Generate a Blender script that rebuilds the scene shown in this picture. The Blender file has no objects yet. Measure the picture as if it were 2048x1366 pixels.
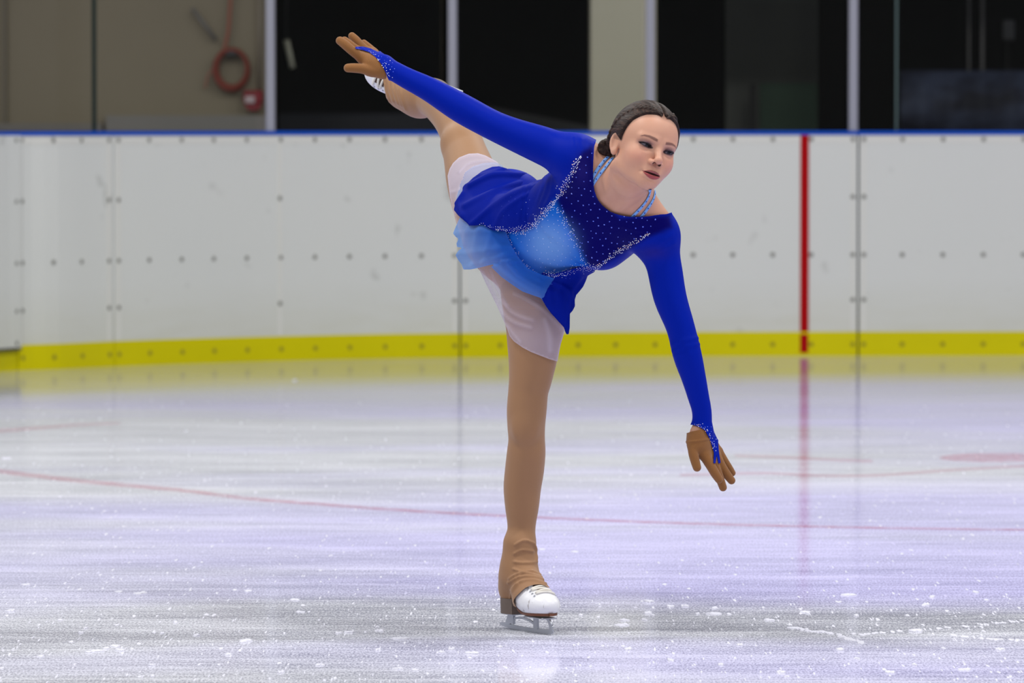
import bpy, math, random
import numpy as np
from mathutils import Vector, Matrix
from mathutils.bvhtree import BVHTree

rng = np.random.default_rng(7)
random.seed(7)
SC = bpy.context.scene
COL = SC.collection

# ------------------------------------------------------------------ camera
FPX = 200.0 / 36.0 * 2048.0
CAM = np.array([0.0, -13.876, 1.243])
TH = math.atan((683.0 - 246.0) / FPX)
FWD = np.array([0.0, math.cos(TH), -math.sin(TH)])
UPV = np.array([0.0, math.sin(TH), math.cos(TH)])


def ray(px, py):
    return FWD + np.array([1.0, 0, 0]) * ((px - 1024.0) / FPX) + UPV * ((683.0 - py) / FPX)


def P3(px, py, Y):
    """world point at depth plane y = Y seen at pixel (px, py) of the photograph"""
    d = ray(px, py)
    return CAM + d * ((Y - CAM[1]) / d[1])


def PG(px, py, z=0.0):
    """point on the ice plane"""
    d = ray(px, py)
    return CAM + d * ((z - CAM[2]) / d[2])


def proj(P):
    V = np.asarray(P, float) - CAM
    w = V @ FWD
    return np.stack([1024.0 + FPX * V[..., 0] / w, 683.0 - FPX * (V @ UPV) / w], -1)


cam_d = bpy.data.cameras.new('camera')
cam_o = bpy.data.objects.new('camera', cam_d)
COL.objects.link(cam_o)
cam_o.location = CAM
cam_o.rotation_euler = (math.pi / 2 - TH, 0, 0)
cam_d.lens = 200
cam_d.sensor_width = 36
cam_d.clip_end = 200
cam_d.dof.use_dof = True
cam_d.dof.focus_distance = 13.75
cam_d.dof.aperture_fstop = 7.0
SC.camera = cam_o

# ------------------------------------------------------------------ objects


def link(o, parent=None):
    COL.objects.link(o)
    if parent is not None:
        o.parent = parent
    return o


def tag(o, label=None, cat=None, group=None, kind=None):
    if label:
        o['label'] = label
    if cat:
        o['category'] = cat
    if group:
        o['group'] = group
    if kind:
        o['kind'] = kind
    return o


def empty(name, loc=(0, 0, 0), parent=None):
    o = bpy.data.objects.new(name, None)
    o.location = loc
    o.empty_display_size = 0.1
    return link(o, parent)


def mesh_obj(name, V, F, mat=None, parent=None, smooth=True, col=None):
    me = bpy.data.meshes.new(name)
    V = np.asarray(V, np.float32)
    if isinstance(F, np.ndarray):
        n = F.shape[1]
        me.vertices.add(len(V))
        me.vertices.foreach_set('co', V.ravel())
        me.loops.add(F.size)
        me.loops.foreach_set('vertex_index', F.astype(np.int32).ravel())
        me.polygons.add(len(F))
        me.polygons.foreach_set('loop_start', np.arange(0, F.size, n, dtype=np.int32))
        me.update(calc_edges=True)
        me.validate()
    else:
        me.from_pydata([tuple(v) for v in V], [], F)
        me.update()
    if col is not None:
        a = me.attributes.new('Col', 'FLOAT_COLOR', 'POINT')
        c = np.ones((len(V), 4), np.float32)
        c[:, :col.shape[1]] = col
        a.data.foreach_set('color', c.ravel())
    if smooth:
        me.polygons.foreach_set('use_smooth', np.ones(len(me.polygons), bool))
    if mat is not None:
        me.materials.append(mat)
    o = bpy.data.objects.new(name, me)
    return link(o, parent)


class MB:
    """collects boxes / tubes / lathes into one mesh"""

    def __init__(s):
        s.V = []
        s.F = []

    def add(s, V, F):
        b = len(s.V)
        s.V += [tuple(v) for v in V]
        s.F += [tuple(i + b for i in f) for f in F]
        return s

    def box(s, lo, hi, bev=0.0):
        x0, y0, z0 = lo
        x1, y1, z1 = hi
        if bev <= 0:
            V = [(x0, y0, z0), (x1, y0, z0), (x1, y1, z0), (x0, y1, z0), (x0, y0, z1), (x1, y0, z1), (x1, y1, z1), (x0, y1, z1)]
            return s.add(V, [(0, 3, 2, 1), (4, 5, 6, 7), (0, 1, 5, 4), (1, 2, 6, 5), (2, 3, 7, 6), (3, 0, 4, 7)])
        b = bev
        ring = [(x0 + b, y0), (x1 - b, y0), (x1, y0 + b), (x1, y1 - b), (x1 - b, y1), (x0 + b, y1), (x0, y1 - b), (x0, y0 + b)]
        cx, cy = (x0 + x1) / 2, (y0 + y1) / 2
        V = []
        for z, k in ((z0, 1), (z0 + b, 0), (z1 - b, 0), (z1, 1)):
            for (x, y) in ring:
                if k:
                    x = x + (b if x < cx else -b) * 0.7
                    y = y + (b if y < cy else -b) * 0.7
                V.append((x, y, z))
        F = [tuple(reversed(range(8))), tuple(range(24, 32))]
        for r in range(3):
            for i in range(8):
                j = (i + 1) % 8
                F.append((r * 8 + i, r * 8 + j, r * 8 + 8 + j, r * 8 + 8 + i))
        return s.add(V, F)

    def tube(s, pts, rad, n=10, closed=False, flat=None):
        pts = [np.asarray(p, float) for p in pts]
        m = len(pts)
        V = []
        F = []
        prev = None
        for i in range(m):
            a = pts[(i - 1) % m] if (closed or i > 0) else pts[i]
            b = pts[(i + 1) % m] if (closed or i < m - 1) else pts[i]
            t = b - a
            t = t / (np.linalg.norm(t) + 1e-12)
            if prev is None:
                h = np.array([0, 0, 1.0]) if abs(t[2]) < 0.9 else np.array([1.0, 0, 0])
                u = np.cross(t, h)
            else:
                u = prev - t * (prev @ t)
            u /= np.linalg.norm(u)
            prev = u
            w = np.cross(t, u)
            r = rad[i] if hasattr(rad, '__len__') else rad
            for k in range(n):
                an = 2 * math.pi * k / n
                V.append(pts[i] + (u * math.cos(an) + w * math.sin(an)) * r)
        segs = m if closed else m - 1
        for i in range(segs):
            for k in range(n):
                j = (i + 1) % m
                F.append((i * n + k, i * n + (k + 1) % n, j * n + (k + 1) % n, j * n + k))
        if not closed:
            F.append(tuple(reversed(range(n))))
            F.append(tuple((m - 1) * n + k for k in range(n)))
        return s.add(V, F)

    def obj(s, name, mat, parent=None, smooth=False):
        return mesh_obj(name, s.V, s.F, mat, parent, smooth)


# ------------------------------------------------------------------ materials


def lin(r, g, b):
    f = lambda c: (c / 255.0 / 12.92) if c <= 10.31 else ((c / 255.0 + 0.055) / 1.055) ** 2.4
    return (f(r), f(g), f(b))


class N:
    def __init__(s, name):
        s.m = bpy.data.materials.new(name)
        s.m.use_nodes = True
        s.t = s.m.node_tree
        s.t.nodes.clear()
        s.out = s.t.nodes.new('ShaderNodeOutputMaterial')

    def n(s, typ, _attrs=None, **inp):
        nd = s.t.nodes.new('ShaderNode' + typ)
        for k, v in (_attrs or {}).items():
            setattr(nd, k, v)
        for k, v in inp.items():
            key = k.replace('_', ' ')
            if k[0] == 'i' and k[1:].isdigit():
                key = int(k[1:])
            sk = nd.inputs[key]
            if isinstance(v, bpy.types.NodeSocket):
                s.t.links.new(v, sk)
            elif isinstance(v, (tuple, list)) and len(v) == 3 and sk.type == 'RGBA':
                sk.default_value = (*v, 1)
            else:
                sk.default_value = v
        return nd

    def surf(s, sock):
        s.t.links.new(sock, s.out.inputs['Surface'])
        return s.m

    def math(s, op, a, b=0.0, clamp=False):
        nd = s.t.nodes.new('ShaderNodeMath')
        nd.operation = op
        nd.use_clamp = clamp
        for i, v in enumerate((a, b)):
            if isinstance(v, bpy.types.NodeSocket):
                s.t.links.new(v, nd.inputs[i])
            else:
                nd.inputs[i].default_value = v
        return nd.outputs[0]

    def mix(s, f, a, b, blend='MIX'):
        nd = s.t.nodes.new('ShaderNodeMix')
        nd.data_type = 'RGBA'
        nd.blend_type = blend
        for i, v in ((0, f), (6, a), (7, b)):
            if isinstance(v, bpy.types.NodeSocket):
                s.t.links.new(v, nd.inputs[i])
            elif i == 0:
                nd.inputs[0].default_value = v
            else:
                nd.inputs[i].default_value = (*v, 1)
        return nd.outputs[2]

    def ramp(s, f, stops):
        nd = s.t.nodes.new('ShaderNodeValToRGB')
        s.t.links.new(f, nd.inputs[0])
        e = nd.color_ramp.elements
        while len(e) < len(stops):
            e.new(0.5)
        for i, (p, c) in enumerate(stops):
            e[i].position = p
            e[i].color = (c, c, c, 1) if not isinstance(c, tuple) else (*c, 1)
        return nd.outputs[0]

    def obj(s):
        return s.n('TexCoord').outputs['Object']

    def mapped(s, vec, scale=(1, 1, 1), rot=(0, 0, 0)):
        return s.n('Mapping', Vector=vec, Scale=scale, Rotation=rot).outputs[0]

    def noise(s, vec, scale, detail=3, rough=0.55, out=0):
        return s.n('TexNoise', Vector=vec, Scale=scale, Detail=detail, Roughness=rough).outputs[out]

    def bump(s, h, strength=0.3, dist=0.01, normal=None):
        nd = s.n('Bump', Height=h, Strength=strength, Distance=dist)
        if normal is not None:
            s.t.links.new(normal, nd.inputs['Normal'])
        return nd.outputs[0]


def pbr(name, color, rough=0.5, metal=0.0, noise=0.0, nscale=20, bump=0.0, bscale=60, spec=0.5, sheen=0.0, bdist=0.005):
    k = N(name)
    v = k.obj()
    c = color
    if noise > 0:
        nz = k.noise(v, nscale, 4)
        c = k.mix(nz, tuple(x * (1 - noise) for x in color), tuple(min(1, x * (1 + noise)) for x in color))
    b = k.n('BsdfPrincipled', Base_Color=c, Roughness=rough, Metallic=metal, Specular_IOR_Level=spec, Sheen_Weight=sheen)
    if bump > 0:
        k.t.links.new(k.bump(k.noise(v, bscale, 3), bump, bdist), b.inputs['Normal'])
    return k.surf(b.outputs[0])


# ------------------------------------------------------------------ signed distance modelling


def nrm(v):
    v = np.asarray(v, float)
    return v / np.linalg.norm(v)


def smin(a, b, k):
    h = np.clip(0.5 + 0.5 * (b - a) / k, 0, 1)
    return b + (a - b) * h - k * h * (1 - h)


def smax(a, b, k):
    return -smin(-a, -b, k)


def f_sphere(c, r):
    c = np.asarray(c, float)
    return lambda P: np.sqrt(((P - c) ** 2).sum(1)) - r


def f_ell(c, r, R=None):
    c = np.asarray(c, float)
    r = np.asarray(r, float)
    R = np.eye(3) if R is None else np.asarray(R, float)

    def f(P):
        q = (P - c) @ R.T
        k0 = np.sqrt(((q / r) ** 2).sum(1))
        k1 = np.sqrt(((q / (r * r)) ** 2).sum(1)) + 1e-9
        return np.where(k0 < 0.05, -r.min(), k0 * (k0 - 1.0) / k1)
    return f


def f_cap(a, b, ra, rb):
    a = np.asarray(a, float)
    ba = np.asarray(b, float) - a
    l2 = ba @ ba + 1e-12

    def f(P):
        pa = P - a
        h = np.clip(pa @ ba / l2, 0, 1)
        d = pa - h[:, None] * ba
        return np.sqrt((d * d).sum(1)) - (ra + (rb - ra) * h)
    return f


def catmull(pts, sub=6):
    pts = np.asarray(pts, float)
    n = len(pts)
    out = []
    for i in range(n - 1):
        p0 = pts[max(i - 1, 0)]
        p1 = pts[i]
        p2 = pts[i + 1]
        p3 = pts[min(i + 2, n - 1)]
        for k in range(sub):
            t = k / sub
            out.append(0.5 * ((2 * p1) + (p2 - p0) * t + (2 * p0 - 5 * p1 + 4 * p2 - p3) * t * t + (3 * p1 - p0 - 3 * p2 + p3) * t ** 3))
    out.append(pts[-1])
    return np.array(out)


def f_tube(pts4, sub=4):
    """pts4: rows x, y, z, radius; smooth swept limb"""
    Q = catmull(pts4, sub) if sub > 1 else np.asarray(pts4, float)
    A, B = Q[:-1, :3], Q[1:, :3]
    ra, rb = Q[:-1, 3], Q[1:, 3]
    BA = B - A
    L2 = (BA * BA).sum(1) + 1e-12

    MR = np.maximum(ra, rb)

    def f(P):
        best = None
        ids = range(len(A))
        if len(P) < 6000 and len(A) > 4:
            # only the segments that can be nearest to this batch of points
            c = (P.min(0) + P.max(0)) / 2
            R = np.sqrt(((P - c) ** 2).sum(1).max())
            h = np.clip(((c - A) * BA).sum(1) / L2, 0, 1)
            dc = np.sqrt(((c - A - h[:, None] * BA) ** 2).sum(1))
            hi = (dc - np.minimum(ra, rb)).min() + R
            ids = np.nonzero(dc - MR - R <= hi)[0]
        for i in ids:
            pa = P - A[i]
            h = np.clip(pa @ BA[i] / L2[i], 0, 1)
            d = pa - h[:, None] * BA[i]
            dd = np.sqrt((d * d).sum(1)) - (ra[i] + (rb[i] - ra[i]) * h)
            best = dd if best is None else np.minimum(best, dd)
        return best
    return f


def px_tube(rows, extra=0.0):
    """rows (px, py, Y, radius in px) -> (x, y, z, r)"""
    o = []
    for (px, py, Y, r) in rows:
        p = P3(px, py, Y)
        o.append([*p, r * (Y - CAM[1]) / FPX + extra])
    return o


class SDF:
    def __init__(s, prims=None):
        s.prims = list(prims or [])      # (op, k, fn)

    def u(s, fn, k=0.02):
        s.prims.append(('u', k, fn))
        return s

    def sub(s, fn, k=0.005):
        s.prims.append(('s', k, fn))
        return s

    def __add__(s, o):
        return SDF(s.prims + o.prims)

    def run(s, P, idx=None):
        d = None
        for i, (op, k, fn) in enumerate(s.prims):
            if idx is not None and i not in idx:
                continue
            v = fn(P)
            if op == 'u':
                d = v if d is None else smin(d, v, k)
            elif d is not None:
                d = smax(d, -v, k)
        return d

    def __call__(s, P):
        out = np.empty(len(P))
        for i in range(0, len(P), 200000):
            out[i:i + 200000] = s.run(P[i:i + 200000])
        return out


def surface(sdf, axes, off=0.0, B=12, pad=0.03):
    """surface nets of sdf - off on a rectilinear grid"""
    ax = [np.asarray(a, float) for a in axes]
    n = [len(a) for a in ax]
    F = np.empty(n, np.float32)
    bl = [list(range(0, m, B)) for m in n]
    cs = []
    for i in bl[0]:
        for j in bl[1]:
            for k in bl[2]:
                cs.append((i, j, k))
    lo = np.array([[ax[d][c[d]] for d in range(3)] for c in cs])
    hi = np.array([[ax[d][min(c[d] + B, n[d]) - 1] for d in range(3)] for c in cs])
    ctr = (lo + hi) / 2
    R = np.linalg.norm(hi - lo, axis=1) / 2
    vals = [fn(ctr) for (_, _, fn) in sdf.prims]
    tot = sdf(ctr) - off
    vals = np.array(vals)
    isu = np.array([p[0] == 'u' for p in sdf.prims])
    ks = np.array([p[1] for p in sdf.prims])
    mn = vals[isu].min(0)
    for q, c in enumerate(cs):
        sl = tuple(slice(c[d], min(c[d] + B, n[d])) for d in range(3))
        if abs(tot[q]) > R[q] * 1.3 + pad:
            F[sl] = 1.0 if tot[q] > 0 else -1.0
            continue
        g = np.meshgrid(ax[0][sl[0]], ax[1][sl[1]], ax[2][sl[2]], indexing='ij')
        P = np.stack([a.ravel() for a in g], 1)
        keep = np.where(isu, vals[:, q] <= mn[q] + 2.6 * R[q] + ks * 1.5 + 0.01, vals[:, q] <= 1.5 * R[q] + ks + 0.02)
        ids = set(np.nonzero(keep)[0].tolist())
        F[sl] = (sdf.run(P, ids) - off).reshape(g[0].shape)
    S = F < 0
    c = np.zeros([m - 1 for m in n], np.uint8)
    for a in (0, 1):
        for b in (0, 1):
            for e in (0, 1):
                c += S[a:n[0] - 1 + a, b:n[1] - 1 + b, e:n[2] - 1 + e]
    I, J, K = np.nonzero((c > 0) & (c < 8))
    vid = np.full(c.shape, -1, np.int32)
    vid[I, J, K] = np.arange(len(I))
    acc = np.zeros((len(I), 3))
    cnt = np.zeros(len(I))
    idx = [I, J, K]
    for d in range(3):
        o1, o2 = [x for x in range(3) if x != d]
        for a in (0, 1):
            for b in (0, 1):
                p = [I, J, K]
                p[o1] = p[o1] + a
                p[o2] = p[o2] + b
                q = list(p)
                q[d] = q[d] + 1
                fa = F[p[0], p[1], p[2]].astype(float)
                fb = F[q[0], q[1], q[2]].astype(float)
                m = (fa < 0) != (fb < 0)
                t = np.where(m, fa / np.where(m, fa - fb, 1), 0)
                pos = [ax[x][p[x]] for x in range(3)]
                pos[d] = ax[d][p[d]] + t * (ax[d][q[d]] - ax[d][p[d]])
                for x in range(3):
                    acc[:, x] += np.where(m, pos[x], 0)
                cnt += m
    V = acc / cnt[:, None]
    quads = []
    for d in range(3):
        o1, o2 = [(1, 2), (2, 0), (0, 1)][d]
        s0 = [slice(None)] * 3
        s1 = [slice(None)] * 3
        s0[d] = slice(0, n[d] - 1)
        s1[d] = slice(1, n[d])
        s0[o1] = s1[o1] = slice(1, n[o1] - 1)
        s0[o2] = s1[o2] = slice(1, n[o2] - 1)
        A = S[tuple(s0)]
        X = np.nonzero(A != S[tuple(s1)])
        p = [x.copy() for x in X]
        p[o1] += 1
        p[o2] += 1

        def cell(a, b):
            q = [y.copy() for y in p]
            q[o1] -= a
            q[o2] -= b
            return vid[q[0], q[1], q[2]]
        qd = np.stack([cell(1, 1), cell(0, 1), cell(0, 0), cell(1, 0)], 1)
        fl = ~A[X]
        qd[fl] = qd[fl][:, ::-1]
        quads.append(qd)
    Q = np.concatenate(quads)
    Q = Q[(Q >= 0).all(1)]
    return V, Q


def axis(lo, hi, h, fine=()):
    """grid axis with step h and finer slabs (a, b, step)"""
    out = [lo]
    while out[-1] < hi:
        x = out[-1]
        s = h
        for (a, b, g) in fine:
            if a - 0.02 <= x <= b + 0.02:
                s = min(s, g if a <= x <= b else (g + h) / 2)
        out.append(x + s)
    return np.array(out)


def normals(V, Q):
    n = np.cross(V[Q[:, 2]] - V[Q[:, 0]], V[Q[:, 3]] - V[Q[:, 1]])
    out = np.zeros_like(V)
    for i in range(4):
        np.add.at(out, Q[:, i], n)
    return out / (np.linalg.norm(out, axis=1)[:, None] + 1e-12)


def relax(V, Q, it=2, w=0.5, lock=None):
    E = np.concatenate([Q[:, [0, 1]], Q[:, [1, 2]], Q[:, [2, 3]], Q[:, [3, 0]]])
    for _ in range(it):
        s = np.zeros_like(V)
        c = np.zeros(len(V))
        np.add.at(s, E[:, 0], V[E[:, 1]])
        np.add.at(s, E[:, 1], V[E[:, 0]])
        np.add.at(c, E[:, 0], 1)
        np.add.at(c, E[:, 1], 1)
        m = s / np.maximum(c, 1)[:, None]
        N_ = V + (m - V) * w
        if lock is not None:
            N_[lock] = V[lock]
        V = N_
    return V


def inpoly(xy, poly):
    x, y = xy[:, 0], xy[:, 1]
    p = np.asarray(poly, float)
    r = np.zeros(len(xy), bool)
    j = len(p) - 1
    for i in range(len(p)):
        xi, yi = p[i]
        xj, yj = p[j]
        c = ((yi > y) != (yj > y)) & (x < (xj - xi) * (y - yi) / (yj - yi + 1e-12) + xi)
        r ^= c
        j = i
    return r


def polydist(xy, poly, closed=True):
    """distance and nearest point to a polyline"""
    p = np.asarray(poly, float)
    q = np.roll(p, -1, 0) if closed else p[1:]
    p = p if closed else p[:-1]
    best = np.full(len(xy), 1e9)
    near = np.zeros((len(xy), 2))
    for a, b in zip(p, q):
        d = b - a
        h = np.clip(((xy - a) @ d) / (d @ d + 1e-12), 0, 1)
        c = a + h[:, None] * d
        e = np.sqrt(((xy - c) ** 2).sum(1))
        m = e < best
        best[m] = e[m]
        near[m] = c[m]
    return best, near


def rim(Q):
    """vertices on open edges"""
    E = np.sort(np.concatenate([Q[:, [0, 1]], Q[:, [1, 2]], Q[:, [2, 3]], Q[:, [3, 0]]]), 1)
    u, cnt = np.unique(E, axis=0, return_counts=True)
    return np.unique(u[cnt == 1])


def crop(V, Q, poly, keep_inside=True, snap=True):
    """cut a mesh along an outline, sliding the cut edge onto the outline"""
    c = proj(V[Q].mean(1))
    m = inpoly(c, poly)
    if not keep_inside:
        m = ~m
    Q = Q[m]
    used, inv = np.unique(Q, return_inverse=True)
    V = V[used].copy()
    Q = inv.reshape(-1, 4)
    if snap:
        E = np.concatenate([Q[:, [0, 1]], Q[:, [1, 2]], Q[:, [2, 3]], Q[:, [3, 0]]])
        Es = np.sort(E, 1)
        u, cnt = np.unique(Es, axis=0, return_counts=True)
        bv = np.unique(u[cnt == 1])
        xy = proj(V[bv])
        d, near = polydist(xy, poly)
        ok = d < 9
        for i in np.nonzero(ok)[0]:
            V[bv[i]] = P3(near[i, 0], near[i, 1], V[bv[i], 1])
    return V, Q


def bvh(V, Q):
    return BVHTree.FromPolygons([tuple(v) for v in V], [tuple(int(i) for i in q) for q in Q])


def cast(tree, px, py):
    d = ray(px, py)
    h = tree.ray_cast(Vector(CAM), Vector(d).normalized())
    if h[0] is None:
        return None, None
    n = h[1]
    if n.dot(Vector(d)) > 0:
        n = -n
    return np.array(h[0]), np.array(n)


def smoothpoly(pts, sub=5, closed=True):
    pts = np.asarray(pts, float)
    if closed:
        e = np.concatenate([pts[-1:], pts, pts[:2]])
        c = catmull(e, sub)
        return c[sub:-sub - 1 + 1][:len(pts) * sub]
    return catmull(pts, sub)


def sstep(a, b, x):
    t = np.clip((x - a) / (b - a), 0, 1)
    return t * t * (3 - 2 * t)

# =================================================================== SETTING
# ------------------------------------------------------------------ ice


def ice_material():
    k = N('ice')
    v = k.obj()
    big = k.noise(k.mapped(v, (0.30, 0.50, 1)), 1.0, 3, 0.55)
    mid = k.noise(k.mapped(v, (1.3, 3.4, 1)), 1.0, 5, 0.65)
    streak = k.noise(k.mapped(v, (2.2, 34, 1), (0, 0, 0.04)), 1.0, 4, 0.7)
    streak2 = k.noise(k.mapped(v, (5.0, 60, 1), (0, 0, -0.10)), 1.0, 3, 0.6)
    grain = k.noise(k.mapped(v, (190, 46, 1)), 1.0, 3, 0.75)
    crumbs = k.noise(k.mapped(v, (52, 9, 1)), 1.0, 3, 0.55)
    scr = None
    for (rot, sx, sy, th) in ((0.06, 0.5, 40, 0.62), (0.30, 0.6, 46, 0.66), (-0.24, 0.4, 44, 0.65)):
        s = k.noise(k.mapped(v, (sx, sy, 1), (0, 0, rot)), 1.0, 2, 0.5)
        s = k.ramp(s, [(th - 0.02, 0.0), (th + 0.02, 1.0)])
        scr = s if scr is None else k.math('MAXIMUM', scr, s)
    cen = lambda q, w: k.math('MULTIPLY', k.math('SUBTRACT', q, 0.5), w)
    a = k.math('ADD', 0.5, cen(big, 0.7))
    for q, w in ((mid, 0.65), (streak, 0.5), (streak2, 0.35), (grain, 1.6)):
        a = k.math('ADD', a, cen(q, w))
    a = k.math('ADD', a, k.math('MULTIPLY', scr, 0.12))
    frost = k.ramp(a, [(0.28, 0.08), (0.78, 0.92)])
    spots = k.ramp(crumbs, [(0.63, 0.0), (0.70, 1.0)])
    frost = k.math('MAXIMUM', frost, k.math('MULTIPLY', spots, 0.8))
    lw = k.n('LayerWeight', Blend=0.5).outputs['Facing']
    graz = k.n('MapRange', i0=lw, i1=0.934, i2=0.957, i3=1.0, i4=0.14).outputs[0]
    frost = k.math('MULTIPLY', frost, graz)
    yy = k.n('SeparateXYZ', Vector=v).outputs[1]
    lamp_tint = k.ramp(k.n('MapRange', i0=yy, i1=-4.0, i2=16.0).outputs[0], [(0.0, 0.45), (0.15, 0.40), (0.205, 0.34), (0.26, 0.62), (0.42, 0.66), (0.50, 0.40), (0.62, 0.44), (0.74, 0.56), (0.86, 0.40), (1.0, 0.40)])  # violet bands of the hall lamps' light painted into the ice colour
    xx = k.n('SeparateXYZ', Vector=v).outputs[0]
    lamp_tint = k.math('ADD', lamp_tint, k.math('MULTIPLY', xx, 0.045))
    tint = k.math('ADD', lamp_tint, k.math('MULTIPLY', k.math('SUBTRACT', k.noise(k.mapped(v, (0.3, 0.6, 1)), 1.0, 2, 0.5), 0.5), 0.9))
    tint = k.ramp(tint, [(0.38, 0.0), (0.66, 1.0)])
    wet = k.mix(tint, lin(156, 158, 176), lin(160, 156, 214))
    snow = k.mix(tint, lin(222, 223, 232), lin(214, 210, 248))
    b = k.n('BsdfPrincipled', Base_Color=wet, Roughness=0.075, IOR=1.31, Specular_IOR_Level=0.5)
    h = k.math('ADD', k.math('MULTIPLY', grain, 0.3), k.math('MULTIPLY', streak, 0.5))
    k.t.links.new(k.bump(h, 0.025, 0.004), b.inputs['Normal'])
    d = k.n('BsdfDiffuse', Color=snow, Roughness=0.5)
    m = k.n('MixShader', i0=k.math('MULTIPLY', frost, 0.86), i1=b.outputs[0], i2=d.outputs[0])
    return k.surf(m.outputs[0])


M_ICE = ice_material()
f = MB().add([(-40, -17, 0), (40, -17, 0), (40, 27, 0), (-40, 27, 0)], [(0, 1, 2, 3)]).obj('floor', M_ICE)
tag(f, 'white scratched indoor ice sheet with a violet sheen painted in its colour', kind='structure')

# faint hockey markings frozen into the ice
k = N('ice_paint')
v = k.obj()
nz = k.noise(v, 14, 4, 0.7)
al = k.math('MULTIPLY', k.ramp(nz, [(0.34, 0.25), (0.62, 1.0)]), 0.27)
b = k.n('BsdfPrincipled', Base_Color=lin(205, 60, 90), Roughness=0.35, Alpha=al)
M_PAINT = k.surf(b.outputs[0])
k = N('ice_paint_faint')
b = k.n('BsdfPrincipled', Base_Color=lin(205, 70, 100), Roughness=0.35, Alpha=0.16)
M_PAINT2 = k.surf(b.outputs[0])


def ribbon(pix, wpx, name, mat, z=0.0015):
    q = smoothpoly(pix, 8, False)
    V, F = [], []
    for i, (x, y) in enumerate(q):
        w = wpx[0] + (wpx[1] - wpx[0]) * i / (len(q) - 1)
        V += [PG(x, y - w / 2, z), PG(x, y + w / 2, z)]
    for i in range(len(q) - 1):
        F.append((2 * i, 2 * i + 1, 2 * i + 3, 2 * i + 2))
    o = mesh_obj(name, V, F, mat, None, False)
    tag(o, kind='structure')
    return o


ribbon([(-60, 930), (0, 942), (120, 957), (250, 970), (380, 982), (500, 997), (640, 1008), (800, 1020), (1000, 1031), (1250, 1042), (1500, 1050), (1800, 1056), (2100, 1060)], (9, 4), 'trim_1', M_PAINT).data.name = 'circle_line'
ribbon([(-40, 864), (60, 857), (150, 850), (240, 846)], (7, 3), 'trim_2', M_PAINT2)
ribbon([(1470, 911), (1560, 914), (1660, 919), (1745, 922)], (4, 5), 'trim_3', M_PAINT2)
ribbon([(1360, 950), (1520, 946), (1640, 951), (1760, 950), (1900, 940), (2080, 930)], (5, 5), 'trim_4', M_PAINT2)
V = [PG(1985 + 105 * math.cos(t), 915 + 9 * math.sin(t), 0.0015) for t in np.linspace(0, 2 * math.pi, 40, endpoint=False)]
o = mesh_obj('trim_5', V, [tuple(reversed(range(40)))], M_PAINT, None, False)
tag(o, kind='structure')

# snow scraped up by blades
k = N('snow')
v = k.obj()
b = k.n('BsdfPrincipled', Base_Color=lin(214, 214, 228), Roughness=0.8)
k.t.links.new(k.bump(k.noise(v, 300, 3), 0.5, 0.004), b.inputs['Normal'])
M_SNOW = k.surf(b.outputs[0])
V, F = [], []


def clump(x, y, sx, sy, h, lumps=1):
    base = len(V)
    n, m = 10, 4
    ph = [random.uniform(0, 6.28) for _ in range(4)]
    for r in range(m):
        e = r / m
        for i in range(n):
            a = 2 * math.pi * i / n
            q = 1 + 0.22 * math.sin(2 * a + ph[0]) + 0.15 * math.sin(3 * a + ph[1]) + random.uniform(-0.10, 0.10)
            rr = math.cos(e * math.pi / 2) ** 0.7
            V.append((x + sx * q * rr * math.cos(a), y + sy * q * rr * math.sin(a), h * math.sin(e * math.pi / 2) * random.uniform(0.8, 1.2) + 0.0005 - (0.002 if r == 0 else 0)))
    V.append((x, y, h))
    for r in range(m - 1):
        for i in range(n):
            j = (i + 1) % n
            F.append((base + r * n + i, base + r * n + j, base + (r + 1) * n + j, base + (r + 1) * n + i))
    for i in range(n):
        F.append((base + (m - 1) * n + i, base + (m - 1) * n + (i + 1) % n, base + m * n))


def snow_px(px, py, w, h):
    p = PG(px, py)
    sc = (p[1] - CAM[1]) / FPX
    sx = w * sc / 2
    if abs(p[0] - 0.03) < 0.2 and abs(p[1]) < 0.26:
        return
    hz = min(h * sc * 0.45, 0.012) if w >= 9 else min(h * sc * 0.22, 0.004)
    sy = max(h * sc * 0.5 - hz * 0.4, 0.003) / (1.243 / (p[1] - CAM[1])) * 0.8
    if w < 9:
        clump(p[0], p[1], sx, min(sy, 0.10), hz)
        return
    for _ in range(4):
        q = random.uniform(0.35, 0.7)
        clump(p[0] + random.uniform(-0.55, 0.55) * sx, p[1] + random.uniform(-0.5, 0.5) * min(sy, 0.1), sx * q, min(sy, 0.10) * random.uniform(0.4, 0.8), hz * random.uniform(0.5, 1.0))


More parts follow.
